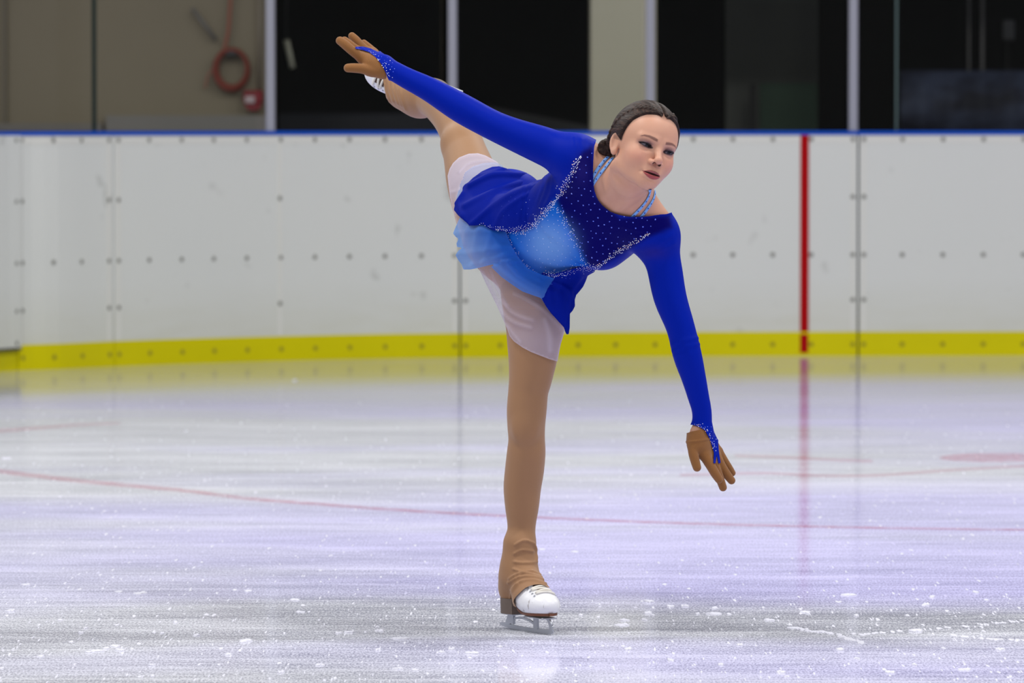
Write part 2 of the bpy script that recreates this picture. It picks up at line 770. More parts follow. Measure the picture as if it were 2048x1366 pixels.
for s in ((493, 1283, 32, 10), (393, 1271, 14, 8), (210, 1297, 24, 8), (192, 1302, 30, 7), (232, 1293, 26, 6), (240, 1301, 20, 8), (180, 1304, 20, 6), (461, 1310, 20, 8),
          (757, 1300, 16, 7), (761, 1262, 19, 6), (677, 1266, 14, 6), (698, 1265, 16, 7), (804, 1277, 32, 6), (880, 1304, 20, 6), (903, 1299, 15, 9), (940, 1307, 38, 9), (998, 1294, 14, 9), (830, 1340, 16, 7), (798, 1338, 22, 8),
          (1250, 1241, 22, 7), (1244, 1250, 30, 6), (1287, 1240, 15, 6), (1253, 1299, 28, 10), (1340, 1321, 18, 9), (1441, 1329, 15, 9), (1294, 1226, 18, 7), (1297, 1204, 24, 8), (1341, 1213, 18, 6), (1368, 1213, 18, 7), (1396, 1228, 12, 6), (1430, 1228, 34, 6), (1426, 1216, 18, 5), (1460, 1228, 12, 4),
          (1163, 1230, 10, 5), (1683, 1300, 26, 8), (1829, 1262, 34, 9), (1930, 1340, 30, 7), (290, 1186, 20, 6), (52, 1170, 20, 5), (20, 1222, 24, 7), (240, 1184, 16, 5), (495, 1182, 18, 5), (590, 1200, 24, 6), (600, 1224, 18, 5), (280, 1187, 26, 6), (305, 1330, 14, 8), (80, 1313, 18, 7), (160, 1265, 14, 6), (10, 917, 24, 6), (1085, 1100, 16, 4), (1150, 1104, 18, 4), (590, 761, 8, 9), (1640, 1035, 8, 4), (1700, 1190, 30, 7), (1850, 1210, 24, 7), (1950, 1185, 26, 6), (1610, 1225, 22, 7), (1540, 1240, 20, 7), (2000, 1300, 22, 8), (1480, 1290, 16, 7), (1560, 1345, 26, 9), (1780, 1345, 22, 8), (350, 1245, 12, 6), (120, 1240, 18, 6), (560, 1345, 20, 8), (640, 1330, 18, 8)):
    snow_px(*s)
for i in range(1300):
    py = 1366 - (1366 - 800) * random.random() ** 1.35
    px = random.uniform(-10, 2060)
    t = (py - 750) / 616
    w = random.lognormvariate(1.15, 0.5) * (0.45 + 0.75 * t)
    snow_px(px, py, min(w, 26), max(1.4, w * random.uniform(0.28, 0.6)))


def snow_streak(pix, w0, w1):
    q = smoothpoly(pix, 5, False)
    n = len(q)
    for i, (x, y) in enumerate(q):
        w = w0 + (w1 - w0) * i / n
        for _ in range(2):
            snow_px(x + random.uniform(-6, 6), y + random.uniform(-w, w) * 0.35, random.uniform(4, 16), random.uniform(1.0, w))


snow_streak([(1588, 1256), (1625, 1262), (1665, 1268), (1700, 1278), (1726, 1286)], 4, 3)
snow_streak([(1722, 1269), (1800, 1262), (1900, 1255), (2050, 1241)], 1.6, 1.6)
snow_streak([(1905, 1270), (1960, 1277), (2048, 1281)], 2, 2)
o = mesh_obj('snow_crumbs', V, F, M_SNOW)
tag(o, 'white snow crumbs scraped up and scattered over the ice', 'snow', kind='stuff')

# ------------------------------------------------------------------ dasher boards
bpix = [(-420, 789), (-200, 762), (0, 743.5), (120, 738), (235, 732.5), (400, 726.5), (560, 721.5), (740, 717.2), (920, 714.5), (1150, 712.8), (1400, 712), (1716, 711.4), (2048, 711), (2400, 710.8)]
bplan = catmull([PG(x, y)[:2] for x, y in bpix], 24)
_a = bplan[-1] + (bplan[-1] - bplan[-12]) / np.linalg.norm(bplan[-1] - bplan[-12]) * np.linspace(0.3, 6.0, 20)[:, None]
_t = math.atan2(*(bplan[0] - bplan[10])[::-1])
_b = [bplan[0]]
for _i in range(20):
    _t += 0.25 / 8.5
    _b.append(_b[-1] + 0.25 * np.array([math.cos(_t), math.sin(_t)]))
bplan = np.concatenate([np.array(_b[1:])[::-1], bplan, _a])
_bp = proj(np.column_stack([bplan, np.zeros(len(bplan))]))[:, 0]


def bat(px, off=0.0):
    """plan point on the board face below image column px, pushed off metres away from the rink"""
    x = np.interp(px, _bp, bplan[:, 0])
    y = np.interp(px, _bp, bplan[:, 1])
    e = 25.0
    t = np.array([np.interp(px + e, _bp, bplan[:, 0]) - np.interp(px - e, _bp, bplan[:, 0]), np.interp(px + e, _bp, bplan[:, 1]) - np.interp(px - e, _bp, bplan[:, 1])])
    t /= np.linalg.norm(t)
    nn = np.array([-t[1], t[0]])
    return np.array([x, y]) + nn * off


def wallstrip(p0, p1, z0, z1, o0, o1, step=24.0):
    """curved slab following the boards from column p0 to p1"""
    n = max(2, int(abs(p1 - p0) / step) + 1)
    m = MB()
    V, F = [], []
    for i in range(n):
        px = p0 + (p1 - p0) * i / (n - 1)
        a = bat(px, o0)
        b = bat(px, o1)
        V += [(a[0], a[1], z0), (a[0], a[1], z1), (b[0], b[1], z1), (b[0], b[1], z0)]
    for i in range(n - 1):
        a, b = 4 * i, 4 * i + 4
        F += [(a, b, b + 1, a + 1), (a + 1, b + 1, b + 2, a + 2), (a + 2, b + 2, b + 3, a + 3), (a + 3, b + 3, b, a)]
    F += [(0, 1, 2, 3), (4 * n - 1, 4 * n - 2, 4 * n - 3, 4 * n - 4)]
    return m.add(V, F)


k = N('board_white')
v = k.obj()
n1 = k.noise(v, 1.1, 3)
n2 = k.noise(v, 4.2, 2, 0.5)
n3 = k.noise(v, 7.5, 2, 0.4)
c = k.mix(n1, lin(215, 218, 214), lin(222, 223, 216))
sp = k.ramp(n2, [(0.69, 0.0), (0.75, 1.0)])
c = k.mix(k.math('MULTIPLY', sp, 0.30), c, lin(110, 110, 105))
sp = k.ramp(n3, [(0.70, 0.0), (0.75, 1.0)])
c = k.mix(k.math('MULTIPLY', sp, 0.22), c, lin(120, 120, 110))
zz = k.n('SeparateXYZ', Vector=v).outputs[2]
dirt = k.math('MULTIPLY', k.ramp(zz, [(0.12, 1.0), (0.42, 0.0)]), k.math('MULTIPLY', k.noise(k.mapped(v, (3, 3, 14)), 1.0, 4), 0.45))
c = k.mix(dirt, c, lin(190, 186, 150))
b = k.n('BsdfPrincipled', Base_Color=c, Roughness=0.42, Specular_IOR_Level=0.25)
M_BOARD = k.surf(b.outputs[0])
M_YEL = pbr('kick_yellow', lin(216, 206, 0), 0.4, noise=0.07, nscale=2.0, spec=0.15)
M_CAP = pbr('cap_blue', lin(6, 80, 190), 0.4, spec=0.15)
M_SCREW = pbr('screw_steel', lin(128, 128, 120), 0.5, noise=0.2, nscale=30)
M_SCREWY = pbr('screw_kick', lin(150, 140, 10), 0.5)
M_RED = pbr('stripe_red', lin(170, 0, 8), 0.5, spec=0.1)
M_DARK = pbr('rubber_dark', lin(60, 60, 62), 0.7)
M_BACK = pbr('board_backing', lin(128, 130, 126), 0.7)
M_FRAME = pbr('board_edge', lin(222, 222, 214), 0.45)

ZK, ZC = 0.128, 1.180


def screw_mesh():
    m = MB()
    r = 0.0125
    n = 12
    V = [(r * math.cos(2 * math.pi * i / n), 0.0, r * math.sin(2 * math.pi * i / n)) for i in range(n)]
    V += [(0.72 * r * math.cos(2 * math.pi * i / n), -0.004, 0.72 * r * math.sin(2 * math.pi * i / n)) for i in range(n)]
    V += [(0.3 * r * math.cos(2 * math.pi * i / n), -0.002, 0.3 * r * math.sin(2 * math.pi * i / n)) for i in range(n)]
    F = []
    for a in (0, n):
        for i in range(n):
            j = (i + 1) % n
            F.append((a + i, a + j, a + n + j, a + n + i))
    F.append(tuple(2 * n + i for i in range(n)))
    return m.add(V, F)


_sm = {}


def add_screw(root, px, z, mat, off=0.0):
    key = mat.name
    a = bat(px, off)
    if key not in _sm:
        o = screw_mesh().obj('screw', mat, None, False)
        _sm[key] = o
    else:
        o = _sm[key].copy()
        COL.objects.link(o)
    t = bat(px + 20) - bat(px - 20)
    o.location = (a[0] - root.location.x, a[1] - root.location.y, z)
    o.rotation_euler = (0, 0, math.atan2(t[1], t[0]))
    o.parent = root


mid_l = [108, 164, 299, 364, 428, 494, 562, 630, 699, 770, 843, 1000, 1080, 1156, 1231, 1310, 1386, 1465, 1545, 1622, 1804, 1885, 1966, 2046]
panels = [
    ('left gate', -1500, 34.0, 'dasher_gate', 'white rink gate panel cut off by the left edge, hanging above the yellow kick strip', 'rink gate'),
    ('b', 36.0, 227.3, 'dasher_board', 'narrow white rink board panel beside the gate, with a yellow kick strip', 'rink board'),
    ('c', 228.7, 918.0, 'dasher_board', 'long white rink board panel below the red hose, left of the skater', 'rink board'),
    ('d', 922.0, 1714.0, 'dasher_board', 'white rink board panel with a vertical red stripe, behind the skater', 'rink board'),
    ('e', 1718.0, 4200, 'dasher_board', 'white rink board panel cut off by the right edge, right of the red stripe', 'rink board'),
]
for (tagn, p0, p1, nm, lab, cat) in panels:
    gate = nm == 'dasher_gate'
    c0 = bat((max(p0, -60) + min(p1, 2100)) / 2)
    root = empty(nm, (c0[0], c0[1], 0))
    tag(root, lab, cat, 'boards around the ice')
    shift = Matrix.Translation((-c0[0], -c0[1], 0))

    def put(m, name, mat):
        o = m.obj(name, mat, root)
        o.data.transform(shift)
        return o
    if gate:
        put(wallstrip(p0, p1, 0.118, ZC, -0.03, 0.03), 'panel', M_BOARD)
        put(wallstrip(p0, p1, 0.106, 0.118, -0.032, 0.03), 'bottom_strip', M_DARK)  # dark strip along the gate's lower edge
        put(wallstrip(p0, p1 + 0.5, 0.0, 0.1055, 0.0, 0.05), 'kick_plate', M_YEL)
    else:
        put(wallstrip(p0, p1, ZK, ZC, 0.0, 0.012), 'panel', M_BOARD)
        put(wallstrip(p0, p1, 0.0, ZK, -0.004, 0.012), 'kick_plate', M_YEL)
        put(wallstrip(p0, p1, 0.0, ZC, 0.0125, 0.06), 'backing', M_BACK)
        # raised edge frame of the panel sheet
        fr = wallstrip(p0 + 1, p1 - 1, ZC - 0.045, ZC - 0.002, -0.002, 0.0)
        q = wallstrip(p0 + 5, p0 + 13, ZK + 0.003, ZC - 0.046, -0.002, 0.0, 4)
        fr.add(q.V, q.F)
        q = wallstrip(p1 - 13, p1 - 5, ZK + 0.003, ZC - 0.046, -0.002, 0.0, 4)
        fr.add(q.V, q.F)
        put(fr, 'edge_frame', M_FRAME)
    put(wallstrip(p0 - (0.85 if p0 == 36.0 else 0.6 if p0 < 300 else 1.9), p1 + (0.6 if p1 < 300 else 1.9), ZC, 1.2, -0.008, 0.12), 'cap_rail', M_CAP)
    if tagn == 'd':
        st = wallstrip(1600, 1617, ZK, ZC - 0.001, -0.0035, 0.0, 6)
        q = wallstrip(1600, 1616, 0.016, ZK - 0.012, -0.0065, -0.004, 6)
        st.add(q.V, q.F)
        put(st, 'red_stripe', M_RED)
    if tagn == 'c':
        put(wallstrip(556, 564, ZK + 0.003, ZC - 0.046, -0.002, 0.0, 4), 'edge_frame', M_FRAME)
    xs = [x for x in mid_l if p0 + 4 < x < p1 - 4]
    for x in xs:
        if abs(x - 1608) > 11:
            add_screw(root, x, 0.54, M_SCREW, -0.001)
            add_screw(root, x, ZC - 0.024, M_SCREW, -0.0025)
            add_screw(root, x, 0.062, M_SCREWY, -0.005)
    ed = [e for e in ((p0 + 9), (p1 - 9)) if -20 < e < 2080]
    if tagn == 'c':
        ed.append(560)
    if gate:
        ed = [24]
    for e in ed:
        for z in ((0.85, 0.54, 0.30) if e != 560 else (0.85, 0.30)):
            add_screw(root, e, z, M_SCREW, -0.031 if gate else -0.0025)
        if e != 560:
            add_screw(root, e, ZC - 0.024, M_SCREW, -0.031 if gate else -0.0025)
            if not gate:
                add_screw(root, e, 0.062, M_SCREWY, -0.005)
            else:
                add_screw(root, e, 0.14, M_SCREW, -0.031)

# ------------------------------------------------------------------ shield posts and panes
M_POST = pbr('post_aluminium', lin(156, 157, 168), 0.5, 0.2)
M_SEAL = pbr('pane_edge_green', lin(8, 34, 28), 0.4)
M_SEAL2 = pbr('pane_edge_teal', lin(78, 100, 98), 0.4)
k = N('shield_glass')
lw = k.n('LayerWeight', Blend=0.12)
fac = k.math('ADD', k.math('MULTIPLY', lw.outputs['Fresnel'], 0.5), 0.006)
tr = k.n('BsdfTransparent', Color=(0.955, 0.965, 0.955))
gl = k.n('BsdfGlossy', Roughness=0.06)
mx = k.n('MixShader', i0=fac, i1=tr.outputs[0], i2=gl.outputs[0])
M_GLASS = k.surf(mx.outputs[0])
for px, lab in ((541, 'first grey metal shield post from the left, at the edge of the beige wall'), (905, 'grey metal shield post right behind the raised skate blade'),
                (1300, 'grey metal shield post beside the pale pillar, above the skater\'s head'), (1706, 'grey metal shield post furthest right, above the board joint')):
    a = bat(px, 0.06)
    a[0] = P3(px, 262, a[1])[0]
    root = empty('shield_post', (a[0], a[1], 1.2))
    tag(root, lab, 'post', 'posts of the rink shield')
    w = 0.0235
    m = MB().box((-w, -0.035, 0.006), (w, 0.035, 2.3), 0.006)
    m.obj('post', M_POST, root)
    MB().box((-0.0245, -0.045, 0.0), (0.0245, 0.045, 0.012), 0.003).obj('foot_plate', M_POST, root)
panes = [(-1500, 207, 'glass pane of the rink shield cut off by the left edge'), (209.5, 524, 'rink shield pane in front of the coiled red hose'), (568, 890, 'rink shield pane behind the raised gloved hand'),
         (922, 1285, 'rink shield pane between the raised skate and the skater\'s head'), (1313, 1693, 'rink shield pane right of the skater\'s head'), (1719, 1794, 'narrow rink shield pane next to the post furthest right'), (1796.5, 4200, 'rink shield pane in front of the dark blue banner')]
for (p0, p1, lab) in panes:
    a = bat((max(p0, -60) + min(p1, 2100)) / 2, 0.06)
    root = empty('glass_pane', (a[0], a[1], 1.2))
    tag(root, lab, 'glass pane', 'panes of the rink shield')
    o = wallstrip(p0, p1, 1.201, 3.4, 0.054, 0.066).obj('pane', M_GLASS, root)
    o.data.transform(Matrix.Translation((-a[0], -a[1], -1.2)))
    if p1 in (207, 1794):
        o = wallstrip(p1 - 2.2, p1 + 1.4, 1.2005, 3.4, 0.050, 0.070, 3).obj('edge_seal', M_SEAL if p1 == 207 else M_SEAL2, root)
        o.data.transform(Matrix.Translation((-a[0], -a[1], -1.2)))

# ------------------------------------------------------------------ walls behind the shield
M_BEIGE = pbr('wall_beige', lin(132, 122, 104), 0.85, noise=0.07, nscale=1.2, bump=0.1, bscale=30)
M_PILLAR = pbr('pillar_beige', lin(196, 190, 170), 0.85, noise=0.05, nscale=2.0)
M_BLACK = pbr('room_dark', lin(11, 11, 12), 0.8, noise=0.3, nscale=0.6)


def px_box(x0, x1, y0, y1, Y, depth, bev=0.0):
    a = P3(x0, y1, Y)
    b = P3(x1, y0, Y)
    return (a[0], Y, a[2]), (b[0], Y + depth, b[2])


YW = 18.7
XL = P3(547, 0, YW)[0]
o = MB().box((-14, YW, 0), (XL, YW + 0.3, 3.4)).obj('wall_left', M_BEIGE)
tag(o, 'dim beige wall behind the glass, carrying the red hose', kind='structure')
x0 = P3(1180, 0, YW)[0]
x1 = P3(1308, 0, YW)[0]
o = MB().box((x0, YW - 0.45, 0), (x1, YW + 0.3, 3.4)).obj('wall_pillar', M_PILLAR)
tag(o, 'pale beige wall pier between the dark windows', kind='structure')
o = MB().box((-14, 27.0, 0), (16, 27.3, 3.4)).obj('wall_back', M_BLACK)
tag(o, 'dark back wall of the unlit room', kind='structure')
o = MB().box((16, 17.6, 0), (16.3, 27.3, 3.4)).obj('wall_right', M_BLACK)
tag(o, kind='structure')
o = MB().box((-14.3, 17.6, 0), (-14, 27.3, 3.4)).obj('wall_far_left', M_BLACK)
tag(o, kind='structure')
o = MB().box((-14.3, 17.55, 3.4), (16.3, 27.3, 3.6)).obj('ceiling', M_BLACK)
tag(o, kind='structure')
# fascia over the shield and the dark floor of the unlit room
o = MB().box((-14.3, YW + 0.31, 0.0), (16.3, 27.0, 0.02)).obj('floor_dark', M_BLACK)
tag(o, kind='structure')
o = MB().box(*px_box(212, 536, 231, 262, YW - 0.14, 0.14)).obj('baseboard_left', pbr('ledge_grey', lin(126, 122, 118), 0.8))
o.data.transform(Matrix.Translation((0, 0, 0)))
tag(o, 'pale ledge along the foot of the beige wall', kind='structure')
a, b2 = px_box(-60, 204, 247, 262, YW - 0.12, 0.12)
o = MB().box(a, b2).obj('baseboard_far_left', pbr('ledge_grey_dim', lin(118, 113, 108), 0.8))
tag(o, kind='structure')
o = MB().box(*px_box(6, 11, -20, 262, YW - 0.03, 0.03)).obj('trim_6', pbr('joint_grey', lin(120, 112, 100), 0.8))
tag(o, kind='structure')

# red hose coil
M_HOSE = pbr('hose_red', lin(124, 46, 30), 0.5, noise=0.15, nscale=8)
root_p = P3(463, 138, YW - 0.06)
root = empty('hose_coil', root_p)
tag(root, 'coiled red hose hanging on the beige wall', 'hose')
m = MB()
sc = (YW - CAM[1]) / FPX
for i, (dx, dz, s, dy) in enumerate(((0, 0, 1.0, 0), (0.4, 0.6, 0.96, -0.02), (-1.2, -1.0, 1.03, -0.014), (1.0, 1.6, 0.92, 0.012), (0.2, -1.6, 1.06, 0.014))):
    pts = []
    for t in np.linspace(0, 2 * math.pi, 40, endpoint=False):
        pts.append(((32 * s * math.cos(t) + dx) * sc, dy, (39 * s * math.sin(t) + dz) * sc))
    m.tube(pts, 0.0105, 8, closed=True)
m.obj('coil', M_HOSE, root, True)
q = catmull([P3(x, y, YW - 0.05) - root_p for x, y in ((446, 110), (452, 85), (457, 60), (459, 30), (461, 0), (462, -60))], 6)
MB().tube(q, 0.011, 8).obj('supply_hose', pbr('hose_faded', lin(150, 92, 74), 0.55), root, True)
q = catmull([P3(x, y, YW - 0.05) - root_p for x, y in ((438, 118), (426, 136), (416, 152), (410, 176))], 6)
MB().tube(q, 0.006, 8).obj('loose_end', pbr('hose_faded_end', lin(160, 110, 92), 0.55), root, True)
MB().box((-0.03, -0.03, 0.075), (0.03, 0.06, 0.105), 0.006).obj('hook', M_DARK, root)
# slanting pipe
q = [P3(384, 16, YW - 0.05), P3(432, 80, YW - 0.05)]
o = MB().tube(q, 0.012, 8).obj('pipe', pbr('pipe_grey', lin(112, 108, 104), 0.5), None, True)
tag(o, 'thin grey pipe slanting down to the coiled hose', 'pipe')
o = MB().tube([P3(519, -60, YW - 0.03), P3(519, 181, YW - 0.03)], 0.012, 8).obj('conduit', pbr('conduit_beige', lin(128, 120, 106), 0.6), None, True)
tag(o, 'thin vertical conduit running down to the red alarm box', 'conduit')
# alarm box
c0 = P3(507.5, 200, YW)
root = empty('alarm_box', c0)
tag(root, 'small red alarm box with a white mark on the beige wall', 'alarm box')
M_AL = pbr('alarm_red', lin(126, 20, 34), 0.45)
MB().box((-0.055, -0.10, -0.02), (0.055, 0.0, 0.055), 0.008).obj('housing', M_AL, root)
V, F = [], []
n = 14
for y in (-0.09, 0.0):
    for i in range(n + 1):
        t = math.pi * i / n
        V.append((-0.048 * math.cos(t), y, -0.02 - 0.042 * math.sin(t)))
F = [tuple(range(n + 1)), tuple(reversed(range(n + 1, 2 * n + 2)))] + [(i, i + n + 1, i + n + 2, i + 1) for i in range(n)]
mesh_obj('bell', V, F, M_AL, root, False)
MB().box((-0.045, -0.104, -0.018), (0.010, -0.098, 0.022), 0.002).obj('white_mark', pbr('mark_white', lin(190, 170, 175), 0.6), root)

# things in the dark behind the glass
M_REFLECT = pbr('reflection_pale', lin(210, 208, 190), 0.5)
a, b2 = P3(573, 80, 19.6), P3(585, 136, 19.6)  # solid strip added in place of a lamp's reflection in the glass
root = empty('tube_reflection', (a[0], a[1], a[2]))
tag(root, 'pale slanting strip standing in for a lamp reflected in the glass beside the first post', 'lamp reflection')
MB().tube([np.zeros(3), b2 - a], 0.017, 10).obj('tube', M_REFLECT, root, True)
MB().tube([np.array([0, 0, -0.005]), np.array([0, 0.0, 3.4 - a[2]])], 0.004, 6).obj('added_wire', M_DARK, root, True)  # wire added only to hold the reflection strip up
k = N('door_dim')
b = k.n('BsdfPrincipled', Base_Color=lin(116, 122, 112), Roughness=0.7)
M_DIM = k.surf(b.outputs[0])
Y1 = 22.0
a = P3(1452, 0, Y1)
b2 = P3(1636, 0, Y1)
o = MB().box((a[0], Y1, 0.02), (b2[0], Y1 + 0.15, 3.3)).obj('door_1', pbr('door_grey', lin(86, 88, 84), 0.75, noise=0.2, nscale=1.5))
tag(o, 'tall grey door leaf in the dark room', kind='structure')
a = P3(1520, 0, Y1)
b2 = P3(1634, 166, Y1)
o = MB().box((a[0], Y1 - 0.03, 0.02), (b2[0], Y1, b2[2])).obj('trim_7', pbr('door_green', lin(60, 84, 68), 0.7, noise=0.2, nscale=2))
tag(o, kind='structure')
a = P3(1500, 0, Y1 - 0.3)
b2 = P3(1510, 168, Y1 - 0.3)
o = MB().box((a[0], Y1 - 0.34, 0.02), (b2[0], Y1 - 0.28, b2[2])).obj('bollard', pbr('bollard_black', lin(14, 14, 14), 0.6))
tag(o, 'thin black post standing before the grey door', 'post')
o = MB().box((P3(1640, 0, 20.5)[0], 20.5, 0.02), (P3(1790, 0, 20.5)[0], 20.7, 3.3)).obj('wall_dark', pbr('partition_black', lin(3, 3, 3), 0.9, spec=0.1))
tag(o, kind='structure')
# banner
k = N('banner_cloth')
v = k.obj()
nz = k.noise(k.mapped(v, (2.2, 2.2, 5.0)), 1.0, 3, 0.5)
zz = k.n('SeparateXYZ', Vector=v).outputs[2]
c = k.ramp(nz, [(0.40, lin(10, 12, 36)), (0.62, lin(62, 70, 96))])
b = k.n('BsdfPrincipled', Base_Color=c, Roughness=0.7)
M_BAN = k.surf(b.outputs[0])
Y2 = 20.6
a = P3(1800, 300, Y2)
b2 = P3(2140, 141, Y2)
root = empty('banner', ((a[0] + b2[0]) / 2, Y2, a[2]))
tag(root, 'dark blue banner on a low stand in the unlit room at the right', 'banner')
w = (b2[0] - a[0]) / 2
h = b2[2] - a[2]
V, F = [], []
nx = 40
for i in range(nx + 1):
    x = -w + 2 * w * i / nx
    y = 0.012 * math.sin(i * 0.9)
    V += [(x, y, 0.02), (x, y, h), (x, y + 0.004, h), (x, y + 0.004, 0.02)]
for i in range(nx):
    p, q = 4 * i, 4 * i + 4
    F += [(p, q, q + 1, p + 1), (p + 1, q + 1, q + 2, p + 2), (p + 2, q + 2, q + 3, p + 3), (p + 3, q + 3, q, p)]
mesh_obj('cloth', V, F, M_BAN, root)
for s in (-1, 1):
    MB().box((s * (w - 0.03) - 0.02, 0.02, 0.02 - a[2]), (s * (w - 0.03) + 0.02, 0.06, h), 0.004).obj('leg', M_DARK, root)
MB().box((-w, 0.02, h - 0.03), (w, 0.06, h), 0.004).obj('rail', M_DARK, root)
for px, w2, yb, lab in ((1938, 5, 145, 'thin pale pole behind the dark banner'), (1965, 7, 200, 'thicker pale pole behind the dark banner')):
    p = P3(px, 0, 21.2)
    o = MB().tube([(p[0], 21.2, 0.02), (p[0], 21.2, 3.3)], w2 * 0.003 * 0.55, 10).obj('pole', pbr('pole_dim', lin(104, 102, 104), 0.6), None, True)
    tag(o, lab, 'pole', 'poles behind the banner')
o = MB().box(*px_box(2006, 2030, 40, 80, 21.6, 0.08), 0.01).obj('sign_plate', pbr('plate_dim', lin(96, 96, 100), 0.7))
tag(o, 'small grey plate high on the dark wall above the banner', 'sign')
a2, b3 = px_box(2006, 2030, 40, 80, 21.6, 0.08)
o = MB().box((a2[0] + 0.03, 21.68, 0.02), (b3[0] - 0.03, 21.72, b3[2])).obj('sign_post', pbr('sign_post_black', lin(16, 16, 18), 0.7))
tag(o, 'black upright carrying the small grey plate', 'post')
# sloping slab in the left window
p = [P3(975, 212, 21), P3(1210, 258, 21), P3(1210, 330, 21), P3(975, 330, 21)]
V = [tuple(q) for q in p] + [(q[0], q[1] + 0.6, q[2]) for q in p]
o = mesh_obj('stair_flank', V, [(3, 2, 1, 0), (4, 5, 6, 7), (0, 1, 5, 4), (1, 2, 6, 5), (2, 3, 7, 6), (3, 0, 4, 7)], pbr('slab_dim', lin(56, 56, 58), 0.8), None, False)
for vtx in o.data.vertices:
    if vtx.co.z < 1.1:
        vtx.co.z = 0.02
tag(o, 'dark sloping stair side behind the glass, right of the raised skate', 'stair')
o = MB().box((P3(553, 0, 21.4)[0], 21.4, 0.02), (P3(960, 0, 21.4)[0], 21.9, P3(0, 226, 21.4)[2]), 0.02).obj('reflection_band', pbr('reflection_dim', lin(46, 47, 58), 0.7))  # added block imitating boards and ice reflected low in the glass
tag(o, 'low dark block standing in for a reflection in the glass behind the raised leg', 'reflection_band')

# ------------------------------------------------------------------ light
W = bpy.data.worlds.new('hall')
SC.world = W
W.use_nodes = True
W.node_tree.nodes['Background'].inputs[0].default_value = (0.90, 0.91, 0.95, 1)
W.node_tree.nodes['Background'].inputs[1].default_value = 0.34
i = 0
for y in (-10, -1, 8):
    for x in (-9, -3, 3, 9):
        l = bpy.data.lights.new('hall_lamp', 'AREA')
        l.shape = 'RECTANGLE'
        l.size = 1.3
        l.size_y = 0.5
        l.energy = 260
        l.color = (1.0, 0.99, 0.955)
        o = bpy.data.objects.new('hall_lamp', l)
        o.location = (x, y, 7.5)
        COL.objects.link(o)
SC.view_settings.view_transform = 'Standard'
SC.view_settings.look = 'None'
SC.view_settings.exposure = 0.0
SC.view_settings.gamma = 1.0
SC.view_settings.use_curve_mapping = False
SC.cycles.use_denoising = True
SC.cycles.transparent_max_bounces = 24
SC.cycles.max_bounces = 8

# =================================================================== SKATER
person = empty('person', (P3(1057, 1262, 0.0)[0], 0.0, 0.0))
tag(person, 'person in a royal blue skating dress gliding on one skate, other leg raised behind', 'person')
ORG = np.array(person.location)


def pobj(name, V, Q, mat, parent=None, smooth=True, col=None):
    """part of the skater given in world coordinates"""
    o = mesh_obj(name, np.asarray(V, float) - ORG, Q, mat, parent or person, smooth, col)
    return o


# ---------------------------------------------------------------- frames
T = nrm((0.56, -0.78, 0.27))          # up the spine
S_ = nrm((0.72, 0.30, -0.62))         # from the raised arm's shoulder to the lowered arm's
S_ = nrm(S_ - T * (S_ @ T))
FR = np.cross(S_, T)
if FR[1] > 0:
    FR = -FR                           # out of the chest, towards the camera and the ice
TORSO = np.array([S_, T, FR])

yaw, pit, rol = math.radians(24), math.radians(7), math.radians(19)
fw = np.array([math.sin(yaw), -math.cos(yaw), 0])
lf = np.array([math.cos(yaw), math.sin(yaw), 0])
up = np.array([0, 0, 1.0])
fw, up = math.cos(pit) * fw + math.sin(pit) * up, -math.sin(pit) * fw + math.cos(pit) * up


def rolly(v):
    c, s = math.cos(rol), math.sin(rol)
    return np.array([v[0] * c + v[2] * s, v[1], -v[0] * s + v[2] * c])


HX, HY, HZ = -rolly(lf), rolly(fw), rolly(up)   # head axes: her right, forward, up
HR = np.array([HX, HY, HZ])
HO = P3(1316, 298, -0.52) - HY * 0.080


def to_head(P):
    return (P - HO) @ HR.T


def from_head(L):
    return np.asarray(L, float) @ HR + HO


# ---------------------------------------------------------------- head shape (local)
def both(fn):
    """mirror a local shape to both sides"""
    def f(L):
        M = L.copy()
        M[:, 0] = np.abs(M[:, 0])
        return fn(M)
    return f


skull = [
    f_ell((0, -0.012, 0.029), (0.0715, 0.089, 0.081)),
    f_ell((0, 0.028, 0.022), (0.0615, 0.0575, 0.063)),
    f_ell((0, 0.028, -0.028), (0.0545, 0.0535, 0.060)),
]


def skull_sdf(L):
    d = skull[0](L)
    d = smin(d, skull[1](L), 0.02)
    return smin(d, skull[2](L), 0.02)


EYE = np.array([0.0302, 0.0668, 0.0])
e_jaw = both(f_cap((0.045, 0.006, -0.052), (0.010, 0.067, -0.078), 0.019, 0.0175))
e_chin = f_ell((0, 0.0720, -0.0805), (0.018, 0.0160, 0.0155))
e_mouth = f_ell((0, 0.064, -0.058), (0.032, 0.0255, 0.026))
e_cheek = both(f_ell((0.034, 0.052, -0.029), (0.0250, 0.027, 0.027)))
e_brow = both(f_cap((0.010, 0.0795, 0.0165), (0.043, 0.066, 0.0175), 0.0070, 0.0060))
e_sock = both(f_ell((0.0315, 0.091, -0.001), (0.0190, 0.0150, 0.0105)))
e_lid = both(f_sphere(EYE, 0.0140))
e_bridge = f_cap((0, 0.0800, 0.0060), (0, 0.0985, -0.0255), 0.0062, 0.0082)
e_tip = f_ell((0, 0.0995, -0.0295), (0.0096, 0.0088, 0.0080))
e_ala = both(f_ell((0.0116, 0.0885, -0.0345), (0.0068, 0.0098, 0.0066)))
e_nostril = both(f_ell((0.0066, 0.0958, -0.0378), (0.0034, 0.0052, 0.0040)))
MW = 0.0236


